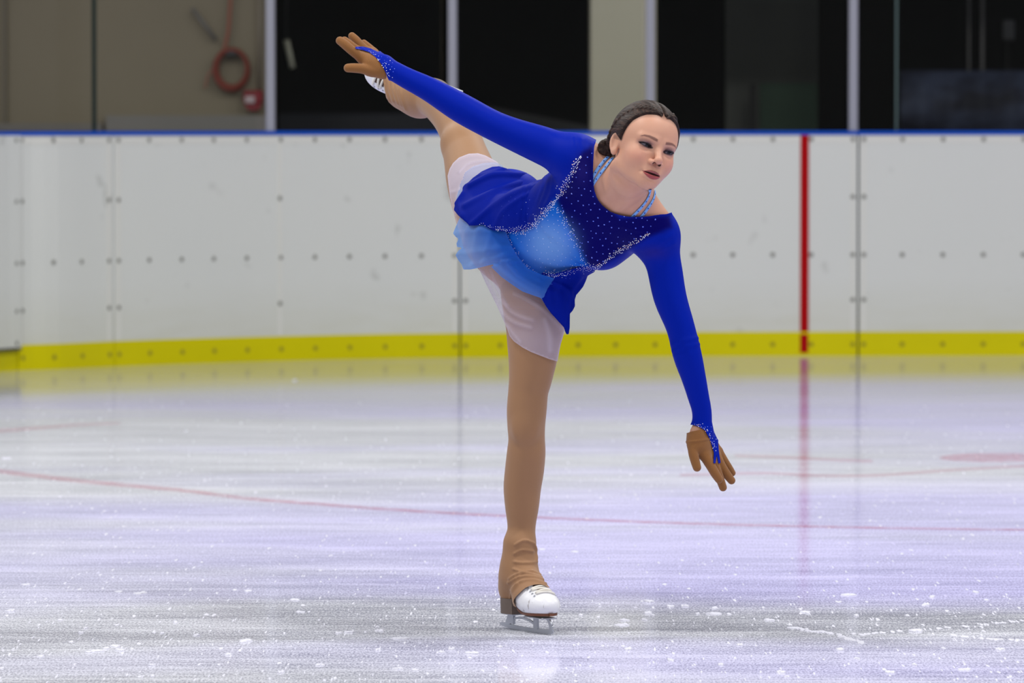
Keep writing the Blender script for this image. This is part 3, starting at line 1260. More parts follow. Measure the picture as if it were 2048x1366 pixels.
def lips(L):
    """upper lip and lower lip position (0..1 across the lip) and the parting"""
    x, z = L[:, 0], L[:, 2]
    q = np.clip(np.abs(x) / MW, 0, 1)
    zm = -0.0618 + 0.0010 * q * q
    g = 0.0017 * (1 - q ** 2.2) + 0.0002
    zu = zm + g + 0.0066 * (1 - q ** 1.7) + 0.0004 - 0.0011 * np.exp(-(x / 0.0032) ** 2)
    zl = zm - g - 0.0092 * (1 - q * q) ** 0.75 - 0.0004
    tu = (z - zm - g) / (zu - zm - g)
    tl = (zm - g - z) / (zm - g - zl)
    ins = (np.abs(x) < MW * 1.02)
    gap = np.abs(z - zm) / g
    return tu, tl, gap, ins, q


def lip_bump(L):
    tu, tl, gap, ins, q = lips(L)
    a = 0.0026 * np.sin(np.pi * np.clip(tu * 0.9 + 0.1, 0, 1)) ** 0.7 * (1 - 0.75 * q ** 2) * (tu > -0.1)
    b = 0.0036 * np.sin(np.pi * np.clip(tl * 0.9 + 0.1, 0, 1)) ** 0.7 * (1 - 0.80 * q ** 2) * (tl > -0.1)
    c = -0.0040 * sstep(1.15, 0.6, gap) * (1 - 0.5 * q)
    d = -0.0016 * np.exp(-((np.abs(L[:, 0]) - 0.0265) / 0.0035) ** 2 - ((L[:, 2] + 0.0615) / 0.004) ** 2)
    d += -0.0022 * np.exp(-(L[:, 0] / 0.016) ** 2 - ((L[:, 2] + 0.0765) / 0.0035) ** 2)
    return ((a + b + c) * ins + d) * sstep(0.045, 0.06, L[:, 1])


e_phil = f_cap((0, 0.0925, -0.0445), (0, 0.0930, -0.0510), 0.0022, 0.0022)
en = nrm((0.84, 0.54, 0.0))
eb = nrm((-0.54, 0.84, 0.10))
eu = np.cross(en, eb)
EARR = np.array([en, eb, eu])
e_ear = both(f_ell((0.0705, -0.009, -0.007), (0.0070, 0.0135, 0.0240), EARR))
e_concha = both(f_ell(np.array([0.0705, -0.009, -0.007]) + en * 0.0072 + eb * 0.0020, (0.0064, 0.0088, 0.0165), EARR))
e_lobe = both(f_ell((0.0690, -0.003, -0.029), (0.0058, 0.0075, 0.0085), EARR))


def lid_open(L):
    """signed size of the eye opening (negative inside)"""
    x = (np.abs(L[:, 0]) - 0.0304) / 0.0148
    z = L[:, 2] - 0.0016 * x
    q = np.clip(1 - x * x, -1, 1)
    zu = 0.0027 * q + 0.0001
    zl = -0.0029 * q
    return np.maximum(z - zu, zl - z)


def head_sdf(L):
    d = skull_sdf(L)
    d = smin(d, e_jaw(L), 0.022)
    d = smin(d, e_chin(L), 0.014)
    d = smin(d, e_mouth(L), 0.016)
    d = smin(d, e_cheek(L), 0.020)
    d = smin(d, e_brow(L), 0.012)
    d = smax(d, -e_sock(L), 0.010)
    d = smin(d, e_bridge(L), 0.011)
    d = smin(d, e_tip(L), 0.006)
    d = smin(d, e_ala(L), 0.004)
    d = smin(d, e_lid(L), 0.0035)
    d = smax(d, -e_nostril(L), 0.0020)
    d = smax(d, -e_phil(L), 0.004)
    d = d - lip_bump(L)
    M = L.copy()
    M[:, 0] = np.abs(M[:, 0])
    op = np.maximum(np.maximum(lid_open(L), np.sqrt(((M - EYE) ** 2).sum(1)) - 0.0175), 0.064 - L[:, 1])
    d = smax(d, -op, 0.0008)
    ear = smin(e_ear(L), e_lobe(L), 0.006)
    ear = smax(ear, -e_concha(L), 0.004)
    return smin(d, ear, 0.005)


def head_world(P):
    L = to_head(P)
    far = np.sqrt(((L - np.array([0, 0, 0.0])) ** 2).sum(1))
    out = far - 0.13
    m = far < 0.20
    if m.any():
        out[m] = head_sdf(L[m])
    return out


# ---------------------------------------------------------------- torso, limbs
def A3(px, py, Y, s=0, t=0, f=0):
    return P3(px, py, Y) + S_ * s + T * t + FR * f


PELV = P3(1035, 492, 0.06)
WAIST = P3(1122, 455, -0.085)
RIBS = P3(1178, 430, -0.20)
NECKB = P3(1243, 372, -0.33)
SHR = P3(1152, 319, -0.345)
SHL = P3(1310, 470, -0.272)

torso = SDF()
torso.u(f_ell(PELV, (0.135, 0.125, 0.098), TORSO))
torso.u(f_ell(WAIST, (0.126, 0.145, 0.080), TORSO), 0.05)
torso.u(f_ell(RIBS, (0.138, 0.150, 0.094), TORSO), 0.04)
torso.u(f_cap(SHR, SHL, 0.042, 0.039), 0.045)
torso.u(f_cap(NECKB - T * 0.07 - FR * 0.012 - S_ * 0.06, NECKB - T * 0.07 - FR * 0.012 + S_ * 0.06, 0.066, 0.066), 0.05)
torso.u(f_ell(A3(1178, 430, -0.20, -0.058, 0.012, 0.062), (0.052, 0.052, 0.042), TORSO), 0.035)
torso.u(f_ell(A3(1178, 430, -0.20, 0.058, 0.012, 0.062), (0.052, 0.052, 0.042), TORSO), 0.035)
# buttocks
torso.u(f_sphere(P3(1008, 420, 0.13), 0.076), 0.05)
torso.u(f_sphere(A3(1035, 492, 0.06, 0.055, -0.02, -0.055), 0.075), 0.05)

neck = SDF()
NK0 = from_head((0, -0.022, -0.070))
neck.u(f_tube([[*from_head((0, -0.020, -0.030)), 0.047], [*NK0, 0.0465], [*(NK0 * 0.5 + NECKB * 0.5), 0.0475], [*NECKB, 0.054]], 4), 0.02)
neck.u(f_cap(NK0 * 0.35 + NECKB * 0.65 - FR * 0.012, SHR + T * 0.006, 0.036, 0.038), 0.05)
neck.u(f_cap(NK0 * 0.35 + NECKB * 0.65 - FR * 0.012, SHL + T * 0.006, 0.036, 0.038), 0.05)
# collar bones and the two neck muscles
CB = NECKB + FR * 0.048 - T * 0.028
neck.u(f_tube([[*(CB - S_ * 0.016), 0.0065], [*(CB - S_ * 0.07 + T * 0.006 + FR * 0.004), 0.006], [*(SHR * 0.85 + NECKB * 0.15 + T * 0.028), 0.006]], 3), 0.016)
neck.u(f_tube([[*(CB + S_ * 0.016), 0.0065], [*(CB + S_ * 0.07 + T * 0.006 + FR * 0.004), 0.006], [*(SHL * 0.85 + NECKB * 0.15 + T * 0.028), 0.006]], 3), 0.016)
neck.u(f_tube([[*from_head((0.052, -0.012, -0.060)), 0.011], [*(NK0 * 0.45 + NECKB * 0.55 + FR * 0.040 - S_ * 0.022), 0.009], [*(CB - S_ * 0.016), 0.006]], 3), 0.016)
neck.u(f_tube([[*from_head((-0.052, -0.012, -0.060)), 0.011], [*(NK0 * 0.45 + NECKB * 0.55 + FR * 0.040 + S_ * 0.026), 0.009], [*(CB + S_ * 0.016), 0.006]], 3), 0.016)

# (px, py, depth, radius px)
ARM_R = [(1150, 318, -0.345, 33), (1116, 304, -0.335, 35), (1083, 290, -0.325, 33.5), (1026, 268, -0.310, 28), (981, 248, -0.300, 25.5), (923, 216.5, -0.285, 25.5), (862, 180.5, -0.265, 20.5), (815, 157, -0.250, 17), (782, 139, -0.24, 15.5), (768, 133, -0.235, 16)]
ARM_L = [(1304, 464, -0.272, 34), (1316, 496, -0.272, 32.5), (1328, 532, -0.272, 31), (1340, 594, -0.275, 29), (1361, 655, -0.280, 24.5), (1375, 711, -0.278, 24.5), (1387, 754, -0.270, 20.5), (1396, 790, -0.262, 17.5), (1403.5, 822, -0.255, 15.5), (1404, 850, -0.25, 16), (1403, 862, -0.25, 17)]
arms = SDF()
arms.u(f_tube(px_tube(ARM_R), 4), 0.03)
arms.u(f_tube(px_tube(ARM_L), 4), 0.03)

WR = -0.235
HAND_R = dict(
    meta=[((770, 128, WR), (723, 116, WR - 0.008), 12.5, 10.0), ((769, 127, WR + .008), (727, 109, WR + .008), 12, 9.5), ((768, 127, WR + .02), (735, 104, WR + .022), 12, 9.2), ((767, 129, WR + .03), (747, 105, WR + .036), 12, 8.5),
          ((768, 140, WR - 0.005), (738, 128, WR - 0.012), 15, 14), ((764, 144, WR - 0.01), (738, 142, WR - 0.018), 12.5, 10)],
    fingers=[[(724, 116, WR - 0.008, 9.6), (704, 101, WR - 0.016, 9.0), (690, 89, WR - 0.016, 8.8), (680, 81.5, WR - 0.012, 8.0)],
             [(728, 109, WR + .008, 9.2), (710, 97, WR + .004, 8.4), (697, 87, WR + .004, 8.0), (689, 81, WR + .008, 7.4)],
             [(736, 104, WR + .022, 8.8), (722, 91, WR + .022, 8.0), (712, 80, WR + .024, 7.8), (704, 72, WR + .028, 7.0)],
             [(748, 105, WR + .036, 8.0), (740, 97, WR + .042, 7.4), (733, 91, WR + .046, 7.0), (727.5, 86, WR + .05, 6.4)],
             [(745, 143, WR - 0.018, 10), (724, 137.5, WR - 0.028, 9.4), (707, 136, WR - 0.032, 9.0), (696, 136, WR - 0.032, 8.2)]])
WL = -0.25
HAND_L = dict(
    meta=[((1400, 862, WL), (1408, 908, WL - 0.008), 16, 12), ((1406, 862, WL + .004), (1419, 908, WL + .006), 14, 10.5), ((1410, 864, WL + .016), (1428, 905, WL + .022), 13, 10), ((1412, 866, WL + .026), (1436, 902, WL + .036), 11, 8.5),
          ((1394, 868, WL - 0.006), (1391, 893, WL - 0.014), 17, 15)],
    fingers=[[(1409, 909, WL - 0.008, 11.5), (1421, 931, WL - 0.018, 9.4), (1431, 948, WL - 0.022, 8.8), (1438, 959, WL - 0.022, 7.6)],
             [(1420, 908, WL + .006, 10), (1431, 934, WL + .004, 8.6), (1440, 958, WL + .006, 8.2), (1446, 975, WL + .01, 7.4)],
             [(1429, 905, WL + .022, 9.6), (1442, 930, WL + .020, 8.6), (1453, 948, WL + .022, 8.4), (1463, 961, WL + .026, 7.4)],
             [(1437, 902, WL + .036, 8.2), (1449, 922, WL + .040, 7.6), (1458, 936, WL + .044, 7.2), (1464.5, 946, WL + .048, 6.4)],
             [(1386, 880, WL - 0.014, 11), (1386, 903, WL - 0.024, 9.6), (1390, 921, WL - 0.028, 9.0), (1394, 935, WL - 0.03, 8.0)]])


def hand_sdf(H, ex=0.0):
    g = SDF()
    for (a, b, ra, rb) in H['meta']:
        s = (a[2] - CAM[1]) / FPX
        g.u(f_cap(P3(*a), P3(*b), ra * s + ex, rb * s + ex), 0.012)
    out = SDF([('u', 0.01, g)])
    for i, fg in enumerate(H['fingers']):
        out.u(f_tube(px_tube(fg, ex), 4), 0.0045)
    return out


hand_r = hand_sdf(HAND_R, -0.0022)
hand_l = hand_sdf(HAND_L, -0.0022)

LEG_S = [(1068, 540, 0.045, 70), (1071, 600, 0.025, 66), (1070, 650, 0.010, 57), (1067, 690, 0.0, 50.5), (1065, 723, -0.005, 46), (1060.5, 760, -0.008, 41), (1056.5, 783, -0.008, 38.5), (1053.5, 820, -0.008, 38.3), (1052.5, 850, -0.004, 36.3), (1053.3, 880, 0.0, 35), (1052.5, 905, 0.006, 37), (1049, 940, 0.018, 37.5), (1044.7, 975, 0.028, 36), (1044, 1010, 0.034, 32.6), (1043.3, 1045, 0.038, 27.3), (1042.5, 1072, 0.040, 26), (1041, 1100, 0.042, 26), (1036, 1150, 0.046, 29)]
LEG_F = [(993, 462, 0.11, 70), (970, 415, 0.19, 62), (948, 365, 0.27, 53), (934, 320, 0.345, 44.5), (926, 292, 0.40, 40.5), (921, 272, 0.435, 38), (905, 240, 0.50, 36), (884, 215, 0.58, 34), (862, 201, 0.65, 30), (842, 195, 0.70, 31), (830, 191, 0.76, 30)]
legs = SDF()
legs.u(f_tube(px_tube(LEG_S), 7), 0.03)
legs.u(f_tube(px_tube(LEG_F), 7), 0.03)
# knee caps
legs.u(f_ell(P3(1050, 858, -0.04), (0.026, 0.016, 0.032)), 0.02)
legs.u(f_sphere(P3(913, 283, 0.385), 0.030), 0.03)

fig = SDF(torso.prims + neck.prims + [('u', 0.045, legs), ('u', 0.03, arms), ('u', 0.012, hand_r), ('u', 0.012, hand_l), ('u', 0.012, head_world)])
# flatten so each primitive can be culled on its own
body = SDF(torso.prims + legs.prims[:1] + legs.prims[1:] + arms.prims + [('u', 0.012, hand_r), ('u', 0.012, hand_l)] + neck.prims + [('u', 0.014, head_world)])

hb = from_head([(x, y, z) for x in (-.085, .085) for y in (-.115, .12) for z in (-.115, .12)])
hl, hh = hb.min(0), hb.max(0)
# only the visible skin needs a fine grid
fx = (P3(1222, 0, -.5)[0], P3(1372, 0, -.5)[0], 0.0014)
fz = (P3(0, 392, -.5)[2], P3(0, 190, -.5)[2], 0.0014)
fy = (HO[1] - 0.118, HO[1] + 0.035, 0.0015)
gx = axis(-0.40, 0.56, 0.0065, [fx])
gy = axis(-0.68, 0.86, 0.0068, [fy])
gz = axis(0.12, 1.50, 0.0068, [fz])
V, Q = surface(body, (gx, gy, gz))
BODY_V, BODY_Q = V, Q

XYB = proj(V)
# --- skin colour (make-up, lips, brows, hair roots, painted nostril and mouth shade) in head coordinates
L = to_head(V)
skin = np.array(lin(204, 154, 129))
colr = np.tile(skin, (len(V), 1))
legm = ((XYB[:, 1] > 455) & (XYB[:, 0] < 1180)) | (XYB[:, 0] < 1010)
colr[legm & (V[:, 1] > -0.13)] = lin(158, 118, 84)
near = (np.abs(L) < np.array([0.10, 0.13, 0.13])).all(1)
ax_ = np.abs(L[:, 0])


def blend(c, m):
    global colr
    m = (np.clip(m, 0, 1) * near)[:, None]
    colr = colr * (1 - m) + np.array(c) * m


front = sstep(0.03, 0.05, L[:, 1])
blend(lin(216, 146, 126), 0.45 * front * np.exp(-(((ax_ - 0.043) / 0.020) ** 2 + ((L[:, 2] + 0.030) / 0.018) ** 2)))
blend(lin(212, 140, 124), 0.35 * front * np.exp(-((L[:, 0] / 0.012) ** 2 + ((L[:, 2] + 0.033) / 0.010) ** 2)))
lo = lid_open(L)
xe = (ax_ - 0.0304) / 0.0148
shade = np.exp(-((xe - 0.15) / 1.05) ** 2 * 1.2) * front
ez = L[:, 2]
blend(lin(124, 88, 104), 0.85 * shade * sstep(0.0145, 0.006, ez) * sstep(-0.004, 0.0, ez) * (np.abs(xe - 0.1) < 1.4))
blend(lin(52, 36, 62), 0.95 * shade * sstep(0.0098, 0.0045, ez) * sstep(-0.0010, 0.0015, ez) * sstep(1.45, 1.0, np.abs(xe - 0.15)))
blend(lin(84, 56, 66), 0.75 * shade * sstep(-0.0085, -0.0042, ez) * sstep(0.001, -0.002, ez) * sstep(1.3, 0.9, np.abs(xe)))
blend(lin(24, 18, 30), 0.95 * front * sstep(0.0034, 0.0012, lo) * sstep(1.2, 1.0, np.abs(xe)) * (L[:, 1] > 0.06))
# brows
bx = np.array([0.011, 0.020, 0.031, 0.042, 0.049])
bz = np.array([0.0172, 0.0192, 0.0212, 0.0205, 0.0168])
zb = np.interp(ax_, bx, bz)
tb = np.interp(ax_, bx, np.array([0.0030, 0.0034, 0.0028, 0.0020, 0.0010]))
blend(lin(98, 62, 56), 0.85 * front * sstep(1.5, 0.6, np.abs(ez - zb) / tb) * sstep(0.0095, 0.0125, ax_) * sstep(0.051, 0.047, ax_))
# lips
tu, tl, gap, ins, q_ = lips(L)
blend(lin(138, 72, 78), 0.92 * sstep(1.12, 0.92, tu) * (tu > -0.02) * ins * front)
blend(lin(152, 52, 62), 0.92 * sstep(1.12, 0.92, tl) * (tl > -0.02) * ins * front)
blend(lin(30, 8, 12), 0.97 * sstep(1.35, 0.85, gap) * ins * front)  # shade between the parted lips painted dark
blend(lin(44, 16, 14), sstep(0.0016, 0.0004, e_nostril(L)) * front)  # shade inside the nostrils painted into the skin colour
# hair roots


def hairline(L):
    """positive above the hairline"""
    x, y, z = np.abs(L[:, 0]), L[:, 1], L[:, 2]
    zz = np.interp(y, [-0.10, -0.06, -0.034, -0.012, 0.000, 0.012, 0.022, 0.036, 0.052, 0.066, 0.085, 0.11], [-0.072, -0.066, -0.040, 0.010, 0.004, -0.002, 0.018, 0.050, 0.071, 0.0800, 0.083, 0.086])
    return z - zz


hl_ = hairline(L)
sk = skull_sdf(L)
HAIRC = lin(44, 31, 28)
blend(HAIRC, 0.45 * sstep(-0.016, -0.002, hl_) * sstep(0.012, 0.006, np.abs(sk)) * sstep(0.07, 0.05, np.abs(L[:, 1] - 0.03)) * (L[:, 2] > 0.0))
blend(HAIRC, sstep(-0.004, 0.006, hl_) * (1 - np.exp(-(L[:, 0] / 0.0026) ** 2) * (L[:, 1] > 0.0)) * sstep(0.012, 0.006, np.abs(sk)) * (np.abs(e_ear(L)) > 0.003))

k = N('skin')
at = k.n('Attribute', {'attribute_name': 'Col'}).outputs['Color']
v = k.obj()
c = k.mix(k.noise(v, 90, 3), at, k.mix(0.10, at, lin(190, 110, 90)))
b = k.n('BsdfPrincipled', Base_Color=c, Roughness=0.48, Subsurface_Weight=0.10, Subsurface_Scale=0.006, Specular_IOR_Level=0.4)
b.inputs['Subsurface Radius'].default_value = (1.0, 0.35, 0.2)
k.t.links.new(k.bump(k.noise(v, 700, 2), 0.06, 0.001), b.inputs['Normal'])
M_SKIN = k.surf(b.outputs[0])
pobj('body', V, Q, M_SKIN, col=colr)
BT = bvh(V, Q)

# ---------------------------------------------------------------- eyes
k = N('eye')
at = k.n('Attribute', {'attribute_name': 'Col'}).outputs['Color']
b = k.n('BsdfPrincipled', Base_Color=at, Roughness=0.15, Specular_IOR_Level=0.4)
M_EYE = k.surf(b.outputs[0])
gaze_h = nrm((-0.20, 0.95, -0.10))       # looking down towards the ice on her left
for sx in (1, -1):
    m, nn = 20, 28
    Vv, Fv = [], []
    Cc = []
    c0 = EYE * np.array([sx, 1, 1])
    for i in range(m + 1):
        th = math.pi * i / m
        for j in range(nn):
            ph = 2 * math.pi * j / nn
            d = np.array([math.sin(th) * math.cos(ph), math.cos(th), math.sin(th) * math.sin(ph)])
            # rotate the pole onto the gaze
            a = np.array([0, 1.0, 0])
            vx = np.cross(a, gaze_h)
            cs = a @ gaze_h
            d = d + np.cross(vx, d) + np.cross(vx, np.cross(vx, d)) / (1 + cs)
            ang = th
            rr = 0.0126 + (0.0007 * max(0, math.cos(min(ang / 0.5, 1) * math.pi / 2)))
            Vv.append(from_head(c0 + d * rr))
            Cc.append(lin(12, 12, 16) if ang < 0.20 else (lin(28, 30, 40) if ang < 0.46 else (lin(22, 24, 34) if ang < 0.52 else lin(100, 92, 102))))
    for i in range(m):
        for j in range(nn):
            Fv.append((i * nn + j, i * nn + (j + 1) % nn, (i + 1) * nn + (j + 1) % nn, (i + 1) * nn + j))
    o = pobj('eye', Vv, Fv, M_EYE, col=np.array(Cc))
    # lashes
    lv, lf_ = [], []
    for i in range(15):
        xe_ = -1.0 + 2.0 * i / 14 * 1.06
        x = 0.0304 + 0.0148 * xe_
        z = 0.0027 * max(0, 1 - xe_ * xe_) + 0.0004 + 0.0016 * xe_
        r2 = 0.0142 ** 2 - (x - EYE[0]) ** 2 - z * z
        y = EYE[1] + math.sqrt(max(r2, 1e-6))
        ln = 0.0034 + 0.0010 * max(0, xe_) - 0.0018 * abs(xe_) ** 6
        p0 = np.array([sx * x, y, z])
        p1 = p0 + np.array([sx * 0.0012 * xe_, ln * 0.8, ln * 0.15])
        p2 = p1 + np.array([sx * 0.0012 * xe_, ln * 0.2, ln * 0.45])
        lv += [from_head(p0 - np.array([0, 0.001, 0])), from_head(p1), from_head(p2)]
    for i in range(14):
        for q in range(2):
            a = 3 * i + q
            lf_.append((a, a + 3, a + 4, a + 1))
    pobj('eyelashes', lv, lf_, pbr('lash_black', lin(16, 12, 16), 0.6))

# ---------------------------------------------------------------- hair
k = N('hair_brown')
v = k.obj()
st = k.noise(k.mapped(v, (150, 12, 150)), 1.0, 3, 0.6)
st2 = k.noise(k.mapped(v, (420, 26, 420)), 1.0, 2, 0.6)
s = k.math('ADD', k.math('MULTIPLY', st, 0.6), k.math('MULTIPLY', st2, 0.4))
c = k.ramp(s, [(0.34, lin(26, 17, 15)), (0.52, lin(46, 32, 28)), (0.74, lin(92, 68, 58))])
b = k.n('BsdfPrincipled', Base_Color=c, Roughness=0.5, Specular_IOR_Level=0.18)
k.t.links.new(k.bump(s, 0.7, 0.004), b.inputs['Normal'])
M_HAIR = k.surf(b.outputs[0])


def hair_sdf(L):
    h = hairline(L)
    rid = 0.0009 * np.sin(L[:, 0] * 420 + 3 * np.sin(L[:, 1] * 40)) * np.cos(L[:, 1] * 30)
    part = -0.0130 * np.exp(-(L[:, 0] / 0.0020) ** 2) * (L[:, 1] > -0.02) * (L[:, 2] > 0.03)
    off = -0.006 + 0.0118 * sstep(-0.006, 0.008, h) + rid + part
    return skull_sdf(L) - off


HL = np.array(HR).T
hm = Matrix(((HX[0], HY[0], HZ[0], HO[0] - ORG[0]), (HX[1], HY[1], HZ[1], HO[1] - ORG[1]), (HX[2], HY[2], HZ[2], HO[2] - ORG[2]), (0, 0, 0, 1)))


def head_part(name, V, Q, mat, col=None):
    o = mesh_obj(name, V, Q, mat, person, True, col)
    o.matrix_local = hm
    return o


hs = SDF().u(hair_sdf, 0.01)
V, Q = surface(hs, (axis(-0.09, 0.09, 0.0017), axis(-0.12, 0.10, 0.0020), axis(-0.10, 0.125, 0.0017)), pad=0.02)
head_part('hair', V, Q, M_HAIR)
# twisted roll of hair along the crown towards the bun, and the low bun itself
br = SDF()
path = catmull([(0.006, 0.068, 0.078), (0.022, 0.054, 0.088), (0.042, 0.030, 0.088), (0.060, 0.000, 0.072), (0.070, -0.030, 0.042), (0.062, -0.062, 0.006), (0.036, -0.092, -0.028)], 12)
for sgn in (1, -1):
    p2 = path * np.array([sgn, 1, 1])
    for ph in (0, 2 * math.pi / 3, 4 * math.pi / 3):
        rows = []
        for i, p in enumerate(p2):
            n_ = nrm(p - np.array([0, -0.01, 0.02]))
            t_ = nrm(p2[min(i + 1, len(p2) - 1)] - p2[max(i - 1, 0)])
            w_ = np.cross(n_, t_)
            a = i * 0.55 + ph
            s_ = 0.15 + 0.85 * min(1, i / 22)
            q = p + n_ * (0.0025 * math.sin(2 * a) - 0.0005) * s_ + w_ * 0.0068 * math.sin(a) * s_
            rows.append([*q, (0.0046) * s_])
        br.u(f_tube(rows, 1), 0.0012)
V, Q = surface(br, (axis(-0.09, 0.09, 0.0016), axis(-0.11, 0.085, 0.0016), axis(-0.045, 0.11, 0.0016)), pad=0.02)
head_part('braid', V, Q, M_HAIR)
bn = SDF()
bc = np.array([0.046, -0.090, -0.014])
for i in range(3):
    rows = []
    for t in np.linspace(0, 2 * math.pi * 0.97, 26):
        r = 0.016 - 0.005 * i
        rows.append([bc[0] + r * math.cos(t + i), bc[1] - 0.006 - 0.010 * i + 0.004 * math.sin(3 * t), bc[2] + r * 0.92 * math.sin(t + i), 0.0070 + 0.0012 * math.sin(5 * t + i)])
    bn.u(f_tube(rows, 1), 0.003)
bn.u(f_ell(bc, (0.014, 0.010, 0.013)), 0.004)
V, Q = surface(bn, (axis(-0.01, 0.105, 0.0022), axis(-0.15, -0.06, 0.0022), axis(-0.11, 0.005, 0.0022)), pad=0.02)
head_part('hair_bun', V, Q, M_HAIR)

# ================================================================ CLOTHES


def attr_mat(name, rough=0.6, sheen=0.0, bump=None, alpha=None, trans=0.0, spec=0.3):
    k = N(name)
    at = k.n('Attribute', {'attribute_name': 'Col'})
    v = k.obj()
    b = k.n('BsdfPrincipled', Base_Color=at.outputs['Color'], Roughness=rough, Sheen_Weight=sheen, Specular_IOR_Level=spec)
    if bump:
        h = k.noise(k.mapped(v, bump[2]) if len(bump) > 2 else v, bump[0], 2)
        k.t.links.new(k.bump(h, bump[1], 0.003), b.inputs['Normal'])
    if not alpha:
        return k.surf(b.outputs[0])
    tl = k.n('BsdfTranslucent', Color=at.outputs['Color'])
    m1 = k.n('MixShader', i0=trans, i1=b.outputs[0], i2=tl.outputs[0])
    tr = k.n('BsdfTransparent')
    m2 = k.n('MixShader', i0=at.outputs['Alpha'], i1=tr.outputs[0], i2=m1.outputs[0])
    return k.surf(m2.outputs[0])


def folds(V, Q, curves, both_sides=False):
    """raise soft ridges of cloth along outlines: (points, half width px, height m)"""
    n = normals(V, Q)
    xy = proj(V)
    d = np.zeros(len(V))
    for pts, w, amp in curves:
        q = smoothpoly(pts, 6, False)
        e, _ = polydist(xy, q, False)
        d += amp * np.exp(-(e / w) ** 2)
    if not both_sides:
        vd = (CAM - V)
        vd /= np.linalg.norm(vd, axis=1)[:, None]
        d *= sstep(-0.15, 0.25, (n * vd).sum(1))
    return V + n * d[:, None]


def facing(V, Q):
    n = normals(V, Q)
    vd = CAM - V
    vd /= np.linalg.norm(vd, axis=1)[:, None]
    return (n * vd).sum(1)


ROYAL = np.array(lin(0, 30, 156))
NAVY = np.array(lin(2, 0, 92))
SKYC = np.array(lin(112, 160, 226))
AZURE = np.array(lin(8, 98, 204))

# ---------------------------------------------------------------- dress: bodice and sleeves
NECKLINE = smoothpoly([(1191, 284), (1187, 310), (1186, 345), (1189, 378), (1199, 402), (1218, 420), (1243, 430), (1268, 433), (1295, 432), (1318, 429), (1337, 427), (1362, 410), (1360, 330), (1300, 240), (1215, 240)], 5)
HAND_CUT_R = [(782, 215), (778, 162), (774, 152), (769, 140), (762, 127), (750, 113), (738, 104), (724, 99.5), (711, 97.5), (711, 93.5), (726, 93), (742, 97), (756, 103.5), (768, 99), (776, 60), (600, 0), (600, 260)]
HAND_CUT_L = [(1360, 847), (1387, 850), (1400, 854.5), (1410, 861), (1418, 875), (1424, 891), (1428, 905), (1427, 926), (1431, 927), (1433.5, 909), (1437, 927), (1441.5, 926), (1438, 905), (1436.5, 885), (1437, 868), (1450, 855), (1530, 860), (1530, 1030), (1340, 1030)]
dress_sdf = SDF(torso.prims + arms.prims + [('u', 0.012, hand_r), ('u', 0.012, hand_l)] + neck.prims[1:3] + [('u', 0.03, f_tube(px_tube(LEG_S[:5]), 6)), ('u', 0.03, f_tube(px_tube(LEG_F[:4]), 6))])
dress_sdf.u(f_ell(P3(1020, 400, 0.12), (0.080, 0.070, 0.066)), 0.05)
HIP_CUT = smoothpoly([(1026, 316), (1006, 360), (1004, 430), (985, 466), (1003, 500), (1022, 526), (1046, 553), (1080, 574), (1120, 590), (1160, 602), (1230, 640), (1230, 800), (800, 800), (800, 240), (880, 242), (960, 284), (1000, 304)], 1)
wz = (P3(0, 935, -.25)[2], P3(0, 842, -.25)[2], 0.0026)
wz2 = (P3(0, 165, -.24)[2], P3(0, 85, -.24)[2], 0.0026)
wx = (P3(1380, 0, -.25)[0], P3(1450, 0, -.25)[0], 0.0026)
wx2 = (P3(700, 0, -.24)[0], P3(790, 0, -.24)[0], 0.0026)
V, Q = surface(dress_sdf, (axis(-0.42, 0.55, 0.0046, [wx, wx2]), axis(-0.50, 0.28, 0.0046), axis(0.34, 1.46, 0.0046, [wz, wz2])), off=0.0052)
V, Q = crop(V, Q, NECKLINE, False)
V, Q = crop(V, Q, HAND_CUT_R, False)
V, Q = crop(V, Q, HAND_CUT_L, False)
V, Q = crop(V, Q, HIP_CUT, False)
V = folds(V, Q, [
    ([(1344, 690), (1365, 682), (1396, 676)], 3.2, 0.0032), ([(1346, 702), (1368, 694), (1400, 688)], 3.0, 0.0034), ([(1348, 712), (1362, 708), (1378, 706)], 2.6, 0.0024),
    ([(1284, 500), (1310, 492), (1345, 470)], 3.5, 0.0022), ([(1290, 512), (1318, 502), (1350, 486)], 3.2, 0.0018), ([(1240, 452), (1285, 462), (1335, 462)], 3.0, 0.0016), ([(1262, 470), (1300, 474), (1342, 456)], 3.0, 0.0016),
    ([(1147, 274), (1150, 300), (1148, 330)], 3, 0.0022), ([(1163, 278), (1166, 300), (1160, 320)], 3, 0.0018), ([(1178, 286), (1178, 330), (1172, 370)], 3, 0.0012),
    ([(1100, 338), (1092, 380), (1072, 430)], 3.2, 0.0022), ([(1090, 350), (1080, 390), (1058, 438)], 3.2, 0.0020), ([(1106, 350), (1102, 385), (1088, 415)], 3.0, 0.0016),
    ([(1126, 345), (1118, 370), (1104, 392)], 3.0, 0.0012),
    # stitched edges
    (list(NECKLINE[:52]), 2.2, 0.0020),
], False)
V = relax(V, Q, 2, 0.4, rim(Q))
xy = proj(V)
fc = sstep(-0.05, 0.15, facing(V, Q))
c = np.tile(ROYAL, (len(V), 1))


def paint(c, col, m):
    m = np.clip(m, 0, 1)[:, None]
    return c * (1 - m) + np.array(col) * m


def softin(xy, poly, w):
    d, _ = polydist(xy, poly)
    s = np.where(inpoly(xy, poly), d, -d)
    return sstep(-w, w, s)


